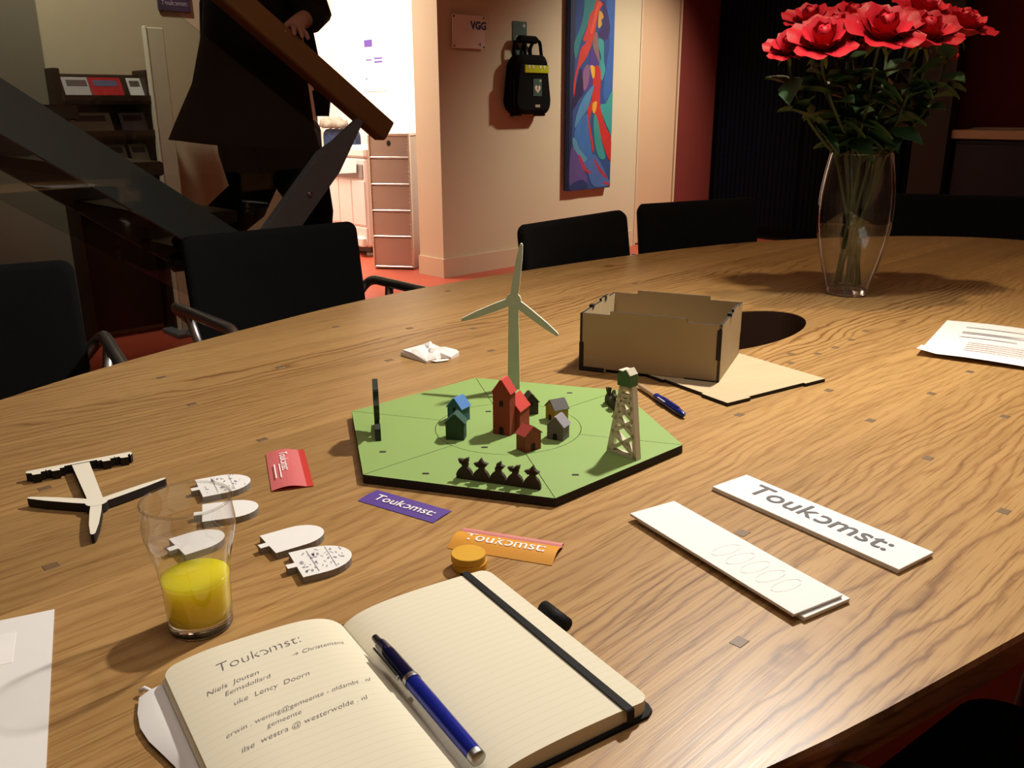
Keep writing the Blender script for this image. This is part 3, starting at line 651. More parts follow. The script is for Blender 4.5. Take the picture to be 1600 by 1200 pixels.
def house(name, label, px, py, w, d, h, rh, yaw, wallc, roofc, door=True, win=False):
    p = onz(px, py, ZH); sc_ = 1.12 if name == 'toy_house' else 1.0; w, d, h, rh = w * sc_, d * sc_, h * sc_, rh * sc_; o = empty(name, (p.x, p.y, ZH), R(yaw), label, 'toy house', 'painted toy houses on the green board')
    wm = mat('house' + wallc, wallc, .7, var=.08, scale=80); rmm = mat('roof' + roofc, roofc, .6, var=.08, scale=80)
    MB().prism([(-w / 2, 0), (w / 2, 0), (w / 2, h), (0, h + rh), (-w / 2, h)], -d / 2, d / 2, M=Mx).build('walls', wm, o)
    th = .0012; ov = .001
    for sd in (-1, 1):
        n = Vector((sd * rh, 0, w / 2)).normalized() * th; e = Vector((sd * w / 2, 0, -rh)).normalized() * .0015
        a = Vector((0, 0, h + rh)); b_ = Vector((sd * w / 2, 0, h)) + e
        vs = []
        for y in (-d / 2 - ov, d / 2 + ov):
            for q in (a, b_, b_ + n, a + n * 1.0): vs.append((q.x, y, q.z))
        MB().add(vs, [(0, 1, 2, 3), (7, 6, 5, 4), (0, 4, 5, 1), (1, 5, 6, 2), (2, 6, 7, 3), (3, 7, 4, 0)]).build('roof_slab', rmm, o)
    arch = [(-.16, 0), (.16, 0), (.16, .5)] + [(.16 * math.cos(R(a)), .5 + .16 * math.sin(R(a))) for a in (30, 60, 90, 120, 150)] + [(-.16, .5)]
    dk = mat('opening_dark', '#1a100c', .9)
    if door: MB().prism([(x * w * .8, y * min(h, w) * .7 + .0004) for x, y in arch], d / 2, d / 2 + .0003, M=Mx).build('doorway', dk, o)
    if win: MB().prism([(x * w * .7, y * w * .5 + h * .68) for x, y in arch], d / 2, d / 2 + .0003, M=Mx).build('window_opening', dk, o)
    return o
RED, REDR = '#93351f', '#c23a30'
ch = house('toy_church', 'tall red toy church with pointed tower roof', 788, 676, .0225, .017, .054, .016, -24, RED, REDR, True, True)
m_ = MB(); w, h, d, rh = .026, .026, .03, .016; Mn = Matrix.Translation((.004, .024, 0)); m_.prism([(-w / 2, 0), (w / 2, 0), (w / 2, h), (0, h + rh), (-w / 2, h)], -d / 2, d / 2, M=Mn @ Mx); m_.build('nave', mat('house' + RED, RED), ch)
for sd in (-1, 1):
    m_ = MB(); vs = [(.0, -d / 2 - .001, h + rh), (sd * (w / 2 + .001), -d / 2 - .001, h - .001), (sd * (w / 2 + .0015), -d / 2 - .001, h + .0005), (0, -d / 2 - .001, h + rh + .0018)]
    vs += [(x, d / 2 + .001, z) for x, y, z in vs]; m_.add(vs, [(0, 1, 2, 3), (7, 6, 5, 4), (0, 4, 5, 1), (1, 5, 6, 2), (2, 6, 7, 3), (3, 7, 4, 0)], M=Mn); m_.build('nave_roof', mat('roof' + REDR, REDR), ch)
house('toy_house', 'small blue roofed toy house left of the church', 717, 656, .019, .017, .017, .011, -32, '#2c5a66', '#3f78b8', False, True)
house('toy_house', 'dark green toy house in front of the blue one', 713, 684, .020, .014, .019, .010, -8, '#22402c', '#1f4a3a', False)
house('toy_house', 'dark brown toy house just behind the church', 828, 645, .0165, .014, .015, .010, 14, '#3c2c26', '#453230', False, True)
house('toy_house', 'toy house with yellow gable and charcoal roof', 870, 655, .020, .018, .015, .009, -62, '#a8812c', '#3f3732', True)
house('toy_house', 'grey toy house with pale grey roof and dark doorway', 872, 684, .019, .016, .016, .010, -28, '#6a5f62', '#8d8890', True)
house('toy_house', 'small brick red toy house nearest the brown cutout row', 826, 701, .021, .015, .018, .008, 38, '#8a3a26', '#a23c34', True)

PALEW = mat('pale_green_ply', '#b9bcaa', .65, var=.05, scale=40); IVORY = mat('ivory_ply', '#e6dfcc', .65, var=.04, scale=40)
def blade(a, L, w0=.0105, w1=.0045, r0=.006):
    c, s = math.cos(a), math.sin(a); q = []
    for l, w in ((r0 * .3, w0 * .5), (L * .3, w0 * .52), (L * .7, w0 * .42), (L * .97, w1 * .5), (L, w1 * .2)): q.append((l, w))
    pts = [(l, w) for l, w in q] + [(l, -w) for l, w in q[::-1]]
    return [(x * c - y * s, x * s + y * c) for x, y in pts]
def turbine(o, H, L, a0, wb, wt, t, m, me):
    q = MB().prism([(-wb / 2, 0), (wb / 2, 0), (wt / 2, H), (-wt / 2, H)], -t / 2, t / 2, 0, 1).build('tower', [m, me], o); out = [q]
    for k in range(3):
        c = blade(a0 + k * 2 * math.pi / 3, L); out.append(MB().prism([(x, y + H) for x, y in c], -t / 2 + .0002, t / 2 + .0004, 0, 1).build('rotor_blade', [m, me], o))
    out.append(MB().prism(circ(0, H, .0105), -t / 2 + .0001, t / 2 + .0006, 0, 1).build('hub', [m, me], o)); return out
p = onz(803, 607, ZH); tu = empty('toy_wind_turbine', (p.x, p.y, ZH), R(-6), 'upright pale green toy wind turbine on the board', 'toy turbine')
for q in turbine(tu, .128, .079, R(82), .0175, .0135, .0045, PALEW, IVORY): q.matrix_local = Mx
p0, p1 = onz(127, 730, .745), onz(152, 791, .745); dv = (p1 - p0)
tf = empty('toy_wind_turbine', (p0.x, p0.y, .7405), math.atan2(dv.y, dv.x) - math.pi / 2, 'white toy wind turbine lying flat left of the glass', 'toy turbine')
for q in turbine(tf, dv.length, .077, R(171.7) - (math.atan2(dv.y, dv.x) - math.pi / 2), .018, .014, .0085, IVORY, MDFDARK): q.location = (0, 0, .0048)
m_ = MB(); poly = [(-.052, .006), (-.055, .002), (-.052, -.002)]
for k, x in enumerate((-.045, -.026, .026, .045)):
    if k == 2: poly += [(-.01, -.001), (.01, -.001)]
    poly += [(x - .009, .0), (x - .009, .004), (x - .004, .004), (x - .004, .010), (x + .004, .009), (x + .005, .003), (x + .009, .004), (x + .009, 0)]
poly += [(.054, 0), (.054, -.004)]
m_.prism([(-.054, -.006), (.054, -.006), (.055, .0)] + [(x, max(y, .0)) for x, y in poly[::-1] if -.053 < x < .0535] + [(-.055, 0)], 0, .0098, 0, 1); m_.build('ground_strip', [IVORY, MDFDARK], tf)

def tubers(o, L, n, seed):
    rnd = random.Random(seed); dk = mat('dark_brown_ply', '#332519', .75, var=.2, scale=90)
    MB().prism([(0, 0), (L, 0), (L, .006), (0, .006)], -.002, .002, M=Mx).build('base_strip', dk, o)
    for k in range(n):
        x = L * (k + .5) / n; s = L / n * .5
        body = [(x + s * .98 * math.cos(R(a)), .003 + .0112 * math.sin(R(a)) + (.001 if 60 < a < 120 else 0)) for a in range(0, 181, 15)]
        q = MB().prism(body, -.0022, .0022, M=Mx).build('figure', dk, o)
        z = .0150; m2 = MB(); m2.prism(circ(x + .0005, z + .002, .0036, .004, 10), -.0021, .0021, M=Mx)
        for a in ([150, 60], [170, 20, 95], [70, 20], [165, 50], [175, 10, 85])[k % 5]:
            c, s_ = math.cos(R(a)), math.sin(R(a)); l = .0085
            m2.prism([(x + c * u - s_ * v, z + .003 + s_ * u + c * v) for u, v in ((0, -.0012), (l * .45, -.0028), (l, -.0004), (l * .5, .0028), (0, .0014))], -.0021, .0021, M=Mx)
        m2.build('figure_head', dk, q)
a, b_ = onz(714, 746, ZH), onz(845, 765, ZH); v = b_ - a
o = empty('cutout_row', (a.x, a.y, ZH), math.atan2(v.y, v.x), 'dark brown cutout row of five small figures', 'toy cutout'); tubers(o, v.length, 5, 1)
a, b_ = onz(947, 628, ZH), onz(966, 646, ZH); v = b_ - a
o = empty('cutout_row', (a.x, a.y, ZH), math.atan2(v.y, v.x), 'dark cutout row seen nearly edge-on behind the lattice tower', 'toy cutout'); tubers(o, .06, 3, 2)
p = onz(590, 676, ZH); tr = empty('toy_tree', (p.x, p.y, ZH), R(100), 'dark toy tree cutout standing edge-on at the left', 'toy tree')
dk = mat('dark_green_ply', '#20281a', .75, var=.2, scale=90)
MB().prism([(-.02, 0), (.03, 0), (.03, .006), (.006, .008), (.004, .035), (-.004, .035), (-.006, .008), (-.02, .006)], -.003, .003, M=Mx).build('trunk', dk, tr)
crown = [(.024 * math.cos(R(a)) * (1 + .12 * math.sin(a * .11)), .044 + .024 * math.sin(R(a)) * (1 + .1 * math.cos(a * .13))) for a in range(0, 360, 12)]
MB().prism(crown, -.0032, .0032, M=Mx).build('crown', dk, tr)
MB().prism([(-.03, 0), (-.012, 0), (-.012, .012), (-.018, .018), (-.026, .014)], -.0035, .0035, M=Mx).build('shrub', dk, tr)

# lattice drilling tower: two lattice panels and crown block
a, b_ = onz(951, 703, ZH), onz(998, 719, ZH); v = b_ - a; BW = v.length; HH = .083
tw = empty('lattice_tower', ((a.x + b_.x) / 2, (a.y + b_.y) / 2, ZH), math.atan2(v.y, v.x), 'pale lattice drilling tower with green top on the board', 'toy tower')
LAT = mat('pale_lattice_ply', '#d2cab2', .7, var=.05, scale=60)
def lattice(par, y0, tilt):
    mb = MB(); w0, w1, t = BW, BW * .42, .0085
    def bar(p, q, wd):
        p, q = Vector(p), Vector(q); d_ = (q - p).normalized(); n_ = Vector((-d_.y, d_.x)) * wd / 2
        mb.prism([(p + n_)[:], (q + n_)[:], (q - n_)[:], (p - n_)[:]], -t / 2, t / 2, M=Mx)
    hw = lambda z: (w0 + (w1 - w0) * z / HH) / 2 - .0025
    for sd in (-1, 1): bar((sd * hw(0), 0), (sd * hw(HH), HH), .005)
    bar((-hw(0) - .002, .002), (hw(0) + .002, .002), .004); bar((-hw(HH) - .001, HH - .002), (hw(HH) + .001, HH - .002), .006); bar((-hw(HH * .86), HH * .86), (hw(HH * .86), HH * .86), .0035)
    zs = [.003, .026, .044, .058, .07]
    for z0, z1 in zip(zs, zs[1:]):
        bar((-hw(z0), z0), (hw(z1), z1), .004); bar((hw(z0), z0), (-hw(z1), z1), .004)
    q = mb.build('lattice_panel', LAT, par); q.matrix_local = Matrix.Translation((0, y0, 0)) @ Matrix.Rotation(tilt, 4, 'X'); return q
lattice(tw, 0, R(-3))
TG = mat('tower_green', '#3f6b3c', .6, var=.1)
q = MB().prism([(-.009, 0), (.009, 0), (.009, .012), (.002, .02), (-.009, .014)], -.007, .007, M=Mx).build('crown_block', TG, tw); q.location = (-.001, .004, HH)
MB().rbox((0, 0, 0), (.009, .0145, .0012), .0003).build('roof_plate', LAT, q).matrix_local = Matrix.Translation((.0055, 0, .0168)) @ Matrix.Rotation(R(48), 4, 'Y')  # pale plates paint in the light catching the green roof
MB().rbox((-.004, 0, .0175), (.008, .0145, .0012), .0003).build('roof_plate', LAT, q)

# ------------------------------------------------------------------ plywood box and lid
lc = onz(1137, 630, .745); la = R(33)
lid = empty('box_lid', (lc.x, lc.y, .7403), la, 'pale plywood lid with notched edges lying under the box', 'lid')
n1 = [(0, 0), (.045, 0), (.045, .004), (.16, .004), (.16, 0), (.204, 0), (.204, .18), (0, .18), (0, .13), (.004, .13), (.004, .05), (0, .05)]
MB().prism(n1, 0, .005, 0, 1).build('panel', [PLY, MDFDARK], lid)
ba, bb, bc = onz(905, 578, .74), onz(1115, 591, .745), onz(1152, 546, .745)
ang = R(-23.5); bx_ = empty('plywood_box', (ba.x, ba.y, .741), ang, 'open plywood box with finger-jointed walls', 'box')
BWd, BD, BH, tk = .216, .172, .09, .004
def wallp(w, h, up, left_n, right_n):
    """notched panel outline, raised middle on top edge"""
    a, b_ = up
    return [(0, 0), (w * .2, 0), (w * .2, .005), (w * .75, .005), (w * .75, 0), (w, 0), (w, h * .45), (w - left_n, h * .45), (w - left_n, h * .95), (w, h * .95), (w, h), (w * b_, h), (w * b_, h + .006), (w * a, h + .006), (w * a, h), (0, h), (0, h * .5), (right_n, h * .5), (right_n, h * .05), (0, h * .05)]
pf = MB().prism(wallp(BWd, BH, (.22, .76), .004, .0035), -tk, 0, 0, 1, M=Mx @ Matrix.Rotation(math.pi, 4, 'X') if False else Mx).build('front_wall', [PLYDIM, MDFDARK], bx_)
pb = MB().prism(wallp(BWd, BH, (.2, .76), .004, .0035), -tk, 0, 0, 1, M=Matrix.Translation((0, BD - tk, 0)) @ Mx).build('back_wall', [PLYDIM, MDFDARK], bx_)
for nm, x in (('left_wall', 0), ('right_wall', BWd - tk)):
    MB().prism([(0, 0), (BD, 0), (BD, BH), (BD * .78, BH), (BD * .78, BH + .004), (BD * .55, BH + .004), (BD * .55, BH), (0, BH)], 0, tk, 0, 1, M=Matrix.Translation((x, 0, 0)) @ Matrix.Rotation(R(90), 4, 'Z') @ Mx).build(nm, [PLY, MDFDARK], bx_)
MB().box((BWd / 2, BD / 2, .005), (BWd - .01, BD - .01, .004)).build('bottom_panel', PLYDIM, bx_)
for x, z0, z1 in ((BWd - .003, BH * .42, BH * .92), (.003, .004, BH * .5)): MB().box((x, -.0003, (z0 + z1) / 2), (.007, .001, z1 - z0)).build('burnt_joint', MDFDARK, bx_)
for x, y in ((.002, .05), (.002, .115), (BWd - .002, .07)): MB().box((x, y, BH + .001), (.006, .009, .006)).build('burnt_tab', MDFDARK, bx_)
MB().box((.02, -.0006, .003), (.04, .002, .006)).build('burnt_foot', MDFDARK, bx_); MB().box((BWd - .026, -.0006, .003), (.05, .002, .006)).build('burnt_foot', MDFDARK, bx_)

# ------------------------------------------------------------------ white tombstone-shaped pieces
def tomb(pts, label, t=.0065, printed=0):
    A, B, T = [onz(*q, .74 + t) for q in pts]; mid = (A + B) / 2; ax = (T - mid); w = (B - A).length; L = ax.length; ang_ = math.atan2(ax.y, ax.x)
    o = empty('archway_piece', (mid.x, mid.y, .7402), ang_, label, 'game piece', 'white arch-ended game pieces')
    poly = [(0, -w / 2), (L - w * .62, -w / 2)] + circ(L - w * .62, 0, w * .62, w / 2, 14, -90, 90) + [(0, w / 2), (0, .004), (-.008, .004), (-.008, -.004), (0, -.004)]
    MB().prism(poly, 0, t, 0, 1).build('piece', [PAPER, mat('grey_foam_edge', '#8a8278', .8, var=.15, scale=200)], o)
    if printed:
        mb = MB(); rnd = random.Random(printed); z = t + .0002
        def ln(x0, y0, x1, y1, wd):
            d_ = Vector((x1 - x0, y1 - y0)).normalized(); n_ = Vector((-d_.y, d_.x)) * wd / 2; a_, b_ = Vector((x0, y0)), Vector((x1, y1))
            mb.add([(*(a_ + n_), z), (*(a_ - n_), z), (*(b_ - n_), z), (*(b_ + n_), z)], [(0, 1, 2, 3)])
        ln(L * .3, -w * .42, L * .3, w * .42, .0008); ln(L * .62, -w * .4, L * .64, w * .42, .0006)
        for k in range(printed):
            x, y = rnd.uniform(.06, .86) * L, rnd.uniform(-.38, .38) * w; ln(x, y, x + rnd.uniform(-.06, .06) * L, y + rnd.uniform(.03, .09) * w, rnd.choice((.0006, .0012, .002)))
        mb.build('print', mat('sketch_ink', '#8f8c94', .8), o)
tomb([(305, 750), (317, 777), (391, 748)], 'arched white piece with a drawn sketch, farthest behind the glass', .0065, 34)
tomb([(312, 789), (320, 815), (404, 790)], 'arched white piece with a faint smudge, second behind the glass')
tomb([(265, 842), (288, 868), (349, 832)], 'arched white piece seen wholly through the glass')
tomb([(404, 838), (433, 864), (504, 826)], 'plain arched white piece right of the glass')
tomb([(438, 868), (487, 898), (548, 862)], 'arched white piece with printed plan, right of the glass', .0065, 46)

# ------------------------------------------------------------------ cards
def frame(tl, tr, bl, z):
    """rectangle from three corners in the photograph, squared up"""
    a, b_, c = onz(*tl, z), onz(*tr, z), onz(*bl, z); u = b_ - a; w = u.length; u.normalize(); n_ = Vector((-u.y, u.x, 0)); h = abs((c - a).dot(n_))
    return a, math.atan2(u.y, u.x), w, h
def sheet(w, h, curve, nx=1, ny=12, t=.0004, y0=0):
    """sheet spanning x 0..w, y 0..-h, raised in the middle of its height by curve"""
    mb = MB(); rows = []
    for j in range(ny + 1):
        f = j / ny; rows.append([(0, y0 - h * f, curve * math.sin(math.pi * f)), (w, y0 - h * f, curve * math.sin(math.pi * f))])
    mb.loft(rows, closed=False); mb.loft([[(x, y, z + t) for x, y, z in r_] for r_ in rows], closed=False)
    o = len(mb.v)
    for j in range(ny):
        for k in (0, 1):
            p, q = rows[j][k], rows[j + 1][k]; mb.add([p, q, (q[0], q[1], q[2] + t), (p[0], p[1], p[2] + t)], [(0, 1, 2, 3)])
    return mb
a, ang, w, h = frame((590, 765), (706, 798), (557, 781), .741)
cd = empty('name_card', (a.x, a.y, .7402), ang, 'purple card lettered in white in front of the hexagon board', 'card')
sheet(w, h, .001).build('card', mat('purple_card', '#5c4494', .45, var=.03), cd)
m_ = MB(); put_text(m_, logo_geo(), w * .12, -h * .70, w * .8, 0, .002); m_.build('lettering', INKWHITE, cd)
a, ang, w, h = frame((722, 828), (880, 853), (697, 854), .742)
co = empty('name_card', (a.x, a.y, .7402), ang, 'orange folded card with white lettering and pink strip', 'card')
sheet(w, h, .006).build('card', mat('orange_card', '#d9962c', .45, var=.03), co)
sheet(w * .99, h * .26, .002, y0=h * .2).build('pink_strip', mat('pink_card', '#d98a86', .5), co)
m_ = MB(); put_text(m_, logo_geo(), w * .10, -h * .66, w * .8, 0, 0, zf=lambda x, y: .0009 + .006 * math.sin(math.pi * max(0, min(1, -y / h)))); m_.build('lettering', INKWHITE, co)
a, ang, w, h = frame((415, 708), (475, 704), (422, 767), .742); ang = R(18)
cr = empty('folded_leaflet', (a.x, a.y, .7402), ang, 'folded red leaflet with white sideways lettering', 'leaflet')
def leaf(w0, w1, hh, crv):
    mb = MB(); rows = [[(w0 + (w1 - w0) * j / 10, 0, crv * math.sin(math.pi * j / 10) + .0006), (w0 + (w1 - w0) * j / 10, -hh, crv * math.sin(math.pi * j / 10) + .0006)] for j in range(11)]
    mb.loft(rows, closed=False); mb.loft([[(x, y, z + .0004) for x, y, z in r_] for r_ in rows], closed=False)
    for k in (0, 1):
        mb.loft([[r_[k], (r_[k][0], r_[k][1], r_[k][2] + .0004)] for r_ in rows], closed=False)
    for j in (0, 10): mb.add([rows[j][0], rows[j][1], tuple(Vector(rows[j][1]) + Vector((0, 0, .0004))), tuple(Vector(rows[j][0]) + Vector((0, 0, .0004)))], [(0, 1, 2, 3)])
    return mb
leaf(0, w * 1.0, h, .0).build('back_leaf', mat('red_card', '#c4382f', .5, var=.03), cr)
leaf(0, w * .84, h, .0035).build('front_leaf', mat('pinkred_card', '#cf6a6c', .4, var=.03), cr)
m_ = MB(); put_text(m_, logo_geo(), w * .33, -h * .10, h * .52, -math.pi / 2, .0054)
for k in (0, 1): m_.box((w * (.28 - .12 * k), -h * .6, .0050), (w * .03, h * .36, .0001))
m_.build('lettering', INKWHITE, cr)
# round tokens
p = onz(732, 878, .745)
for k, (dx, lb) in enumerate(((.0012, 'lower yellow wooden disc beside the notebook'), (0, 'upper yellow wooden disc stacked beside the notebook'))):
    o = MB().lathe([(0, 0), (.0150, 0), (.0155, .0006), (.0155, .0064), (.0150, .007), (0, .007)], 40, smooth=False).build('token', mat('yellow_paint', '#d6a022', .5, var=.05, scale=100)); o.location = (p.x + dx, p.y, .7402 + k * .0071)
    tag(o, lb, 'game token')
# white folded boards
def board(tl, tr, bl, z0, label, t, text=None, emboss=False):
    a, ang, w, h = frame(tl, tr, bl, z0 + t)
    o = empty('folded_board', (a.x, a.y, z0), ang, label, 'board', 'white cardboard strips')
    mb = MB()
    for k in range(2): mb.rbox((w / 2 + k * .0005, -h / 2, t * (.25 + .5 * k)), (w, h, t * .44), .0003)
    mb.build('panels', PAPER, o)
    if text:
        m_ = MB(); put_text(m_, logo_geo(), w * .13, -h * .64, w * .76, 0, t + .0003); m_.build('lettering', INKGREY, o)
    if emboss:
        m_ = MB()
        for k in range(5):
            c = circ(w * (.5 + .085 * k), -h * .5, w * .032, h * .3, 18)
            for i in range(18):
                p_, q_ = Vector(c[i]), Vector(c[(i + 1) % 18]); cc = Vector((w * (.5 + .085 * k), -h * .5))
                m_.add([(*p_, t + .0002), (*q_, t + .0002), (*(cc + (q_ - cc) * .95), t + .0002), (*(cc + (p_ - cc) * .95), t + .0002)], [(0, 1, 2, 3)])
        m_.build('faint_outline', mat('faint_print', '#dcd8d4', .6), o)
    return o
board((1166, 741), (1458, 862), (1123, 764), .7402, 'white folded strip lettered in grey', .005, True)
board((1062, 790), (1328, 934), (1000, 812), .7402, 'lower blank white strip peeking out at the right end', .0045)
board((1053, 782), (1316, 929), (988, 804), .7448, 'upper blank white strip with faint embossed outline', .003, emboss=True)

# ------------------------------------------------------------------ loose papers, napkin
a, ang, w, h = frame((1480, 500), (1600, 514), (1398, 547), .741)
pr_ = empty('paper_sheet', (a.x, a.y, .7402), ang, 'printed white sheet on the far right of the table', 'paper')
mb = MB(); rows = []
for j in range(13):
    f = j / 12; z = .006 * max(0, f - .8) / .2; rows.append([(x, -.297 * f, z + (.006 * (1 - x / .03) if x < .03 and f > .8 else 0) + .002 * math.sin(x * 20)) for x in (0, .03, .07, .105, .14, .175, .21)])
mb.loft(rows, closed=False, smooth=True); mb.loft([[(x, y, z + .0003) for x, y, z in r_] for r_ in rows], closed=False, smooth=True); mb.build('sheet', PAPER, pr_)
m_ = MB()
for k, (x, y, L) in enumerate([(.04, -.05, .1), (.04, -.09, .13), (.04, -.10, .12), (.04, -.13, .09)]): m_.box((x + L / 2, y, .0032), (L, .004, .0001))
m_.build('print', mat('faded_print', '#a9a4a8', .8), pr_)
m_ = MB()
for k in range(5): m_.box((.06 + .05, -.17 - .014 * k, .0032), (.1, .003, .0001))
m_.build('red_print', mat('faded_red', '#c9aca6', .8), pr_)
A, B, C = onz(85, 952, .741), onz(0, 971, .741), onz(72, 1200, .741)
u = (C - A); ang = math.atan2(u.y, u.x); pl_ = empty('paper_sheet', (A.x, A.y, .7402), ang, 'white printed sheet at the lower left corner', 'paper')
MB().box((.148, -.105, .0004), (.297, .21, .0006)).build('sheet', PAPER, pl_)
m_ = MB(); m_.box((.045, -.064, .0008), (.045, .075, .0002)); m_.build('inset', mat('paper_bright', '#f2efec', .7), pl_)
m_ = MB()
put_text(m_, text_geo('Toukomst', .02), .04, -.075, .03, R(180)); m_.build('print', INKGREY, pl_).location = (0, 0, .0010)
m_ = MB(); m_.prism(circ(.115, -.085, .02, .014, 24), .0008, .0009); m_.build('pale_oval', mat('pale_oval_tone', '#d8d2b8', .8), pl_)  # yellowish oval lying on the sheet
# napkin
p = onz(670, 553, .742); nk = MB(); outline = [(-.046, .0), (-.012, .052), (.004, .058), (.006, .04), (.022, .028), (.042, .0), (.05, -.01), (.036, -.03), (.02, -.026), (.012, -.045), (-.004, -.05), (-.03, -.02)]
rings = []
for sc, z in ((1, 0), (1.0, .004), (.93, .0085), (.6, .011), (.25, .0095), (0, .0095)):
    rings.append([(x * sc, y * sc, z + (.003 * math.sin(i * 2.1 + z * 300) if z > .003 else 0)) for i, (x, y) in enumerate(outline)])
nk.loft(rings, smooth=False); nkr = empty('napkin', (p.x, p.y, .7402), R(5), 'small folded white napkin left of the turbine', 'napkin')
nk.build('folded_tissue', mat('tissue', '#e6e0da', .9, var=.05, scale=60), nkr)
m_ = MB(); m_.loft([[(.0, -.04, .002), (.03, -.03, .001)], [(.004, -.048, .004), (.034, -.04, .003)], [(.012, -.05, .002), (.03, -.043, .002)]], closed=False); m_.build('loose_corner', mat('tissue', '#e6e0da'), nkr)

# ------------------------------------------------------------------ notebook
zp = .754
G0 = onz(533, 960, zp); P1 = onz(757, 887, zp); uu = (P1 - G0); NA = math.atan2(uu.y, uu.x)
nb = empty('notebook', (G0.x, G0.y, .7402), NA, 'open ruled notebook with black elastic band and handwriting', 'notebook')
PW, PH = .134, .21
def zr(x): return .0025 + .0095 * (1 - math.exp(-x / .012)) + .002 * math.sin(math.pi * min(1, x / PW))       # right block, x from gutter
def zl(x):                                                                               # left block, x from gutter to the left
    return .004 + .017 * (1 - math.exp(-x / .014)) - .006 * max(0, (x - .09) / .045) ** 2
def pagemat():
    m = bpy.data.materials.new('ruled_page'); m.use_nodes = True; nt = m.node_tree; b = nt.nodes['Principled BSDF']; b.inputs['Roughness'].default_value = .8; b.inputs['Specular IOR Level'].default_value = .2
    tc = nt.nodes.new('ShaderNodeTexCoord'); sp = nt.nodes.new('ShaderNodeSeparateXYZ'); nt.links.new(tc.outputs['Object'], sp.inputs[0])
    mu = nt.nodes.new('ShaderNodeMath'); mu.operation = 'MULTIPLY'; mu.inputs[1].default_value = 1 / .0068; nt.links.new(sp.outputs['Y'], mu.inputs[0])
    fr = nt.nodes.new('ShaderNodeMath'); fr.operation = 'FRACT'; nt.links.new(mu.outputs[0], fr.inputs[0])
    lt = nt.nodes.new('ShaderNodeMath'); lt.operation = 'LESS_THAN'; lt.inputs[1].default_value = .07; nt.links.new(fr.outputs[0], lt.inputs[0])
    mx = nt.nodes.new('ShaderNodeMix'); mx.data_type = 'RGBA'; mx.inputs['A'].default_value = lin('#e4dcc4'); mx.inputs['B'].default_value = lin('#d9d1b9'); nt.links.new(lt.outputs[0], mx.inputs['Factor']); nt.links.new(mx.outputs['Result'], b.inputs['Base Color'])
    return m
PAGE = pagemat()
def block(zf, sgn, wd, thick, name, mats, rc=.009):
    """page block: top sheet following zf, sides down to the cover; rounded outer corners"""
    mb = MB(); n = 26; xs = sorted([wd * (k / n) ** 1.4 for k in range(n + 1) if wd * (k / n) ** 1.4 < wd - rc] + [wd - rc + rc * math.sin(R(90 * k / 8)) for k in range(9)]); top = []; bot = []
    for x in xs:
        d_ = max(0, x - (wd - rc)); ins = rc - math.sqrt(max(0, rc * rc - d_ * d_))
        z = zf(x); zb = max(.0022, z - thick)
        top.append([(sgn * x, -ins, z), (sgn * x, -PH / 2, z), (sgn * x, -PH + ins, z)]); bot.append([(sgn * x, -ins, zb), (sgn * x, -PH / 2, zb), (sgn * x, -PH + ins, zb)])
    mb.loft(top, 0, closed=False, smooth=True)
    for k in (0, 2): mb.loft([[t_[k], b_[k]] for t_, b_ in zip(top, bot)], 1, closed=False)
    mb.loft([[p_, q_] for p_, q_ in zip(top[-1], bot[-1])], 1, closed=False); mb.loft(bot, 1, closed=False)
    return mb.build(name, mats, nb)
block(zr, 1, PW, .02, 'right_pages', [PAGE, CREAM])
block(zl, -1, PW, .03, 'left_pages', [PAGE, CREAM])
mb = MB()
for k in range(3):
    rows = []
    for j in range(9):
        x = .118 + .018 * j / 8 + .003 * k; z = zl(min(x, PW)) - .0035 * (k + 1) - .012 * max(0, (x - PW)) / .01
        rows.append([(-x, -.004 - .002 * k, max(z, .003)), (-x, -PH + .004, max(z, .003))])
    mb.loft(rows, closed=False, smooth=True)
mb.build('curled_leaves', mat('cream_leaf', '#e2d8bd'), nb)
def cover(sgn, wd):
    mb = MB(); c = [(x * sgn, y) for x, y in [(0, .003), (wd - .008, .003), (wd - .002, .0), (wd, -.006), (wd, -PH + .006), (wd - .002, -PH), (wd - .008, -PH - .003), (0, -PH - .003)]]
    return mb.prism(c, .0001, .0024)
cover(1, PW + .004).build('right_cover', BLACKCOVER, nb); cover(-1, PW + .003).build('left_cover', BLACKCOVER, nb)
mb = MB(); x0 = PW - .024; bw = .0066; rows = []
for y, dz in ((.004, -.008), (.0035, .0), (.0025, .0008), (-PH * .25, .0008), (-PH * .5, .0009), (-PH * .75, .0008), (-PH - .0025, .0008), (-PH - .0035, 0), (-PH - .004, -.008)):
    rows.append([(x0, y, zr(x0) + dz), (x0 + bw, y, zr(x0 + bw) + dz)])
mb.loft(rows, closed=False); mb.loft([[(x, y, z + .0006) for x, y, z in r_] for r_ in rows], closed=False); mb.build('elastic_band', BLACKCOVER, nb)
MB().tube([(PW + .0095, -.072, .0075), (PW + .0095, -.102, .0075)], .0062, 16).build('pen_loop', BLACKCOVER, nb)
# white leaf sticking out at the left
mb = MB(); rows = []
for j in range(13):
    y = -.004 - .2 * j / 12; e = .010 + .006 * math.sin(j * .8) ; rows.append([(-.118, y, .0045), (-.136, y, .0075), (-.140 - e * .5, y, .0060), (-.142 - e, y, .003)])
mb.loft(rows, closed=False, smooth=True); mb.build('loose_white_leaf', PAPER, nb)
mb = MB(); mb.tube([(-.142, -.006, .004), (-.147, .002, .005), (-.150, .003, .003)], .0016, 6); mb.build('ribbon_marker', PAPER, nb)
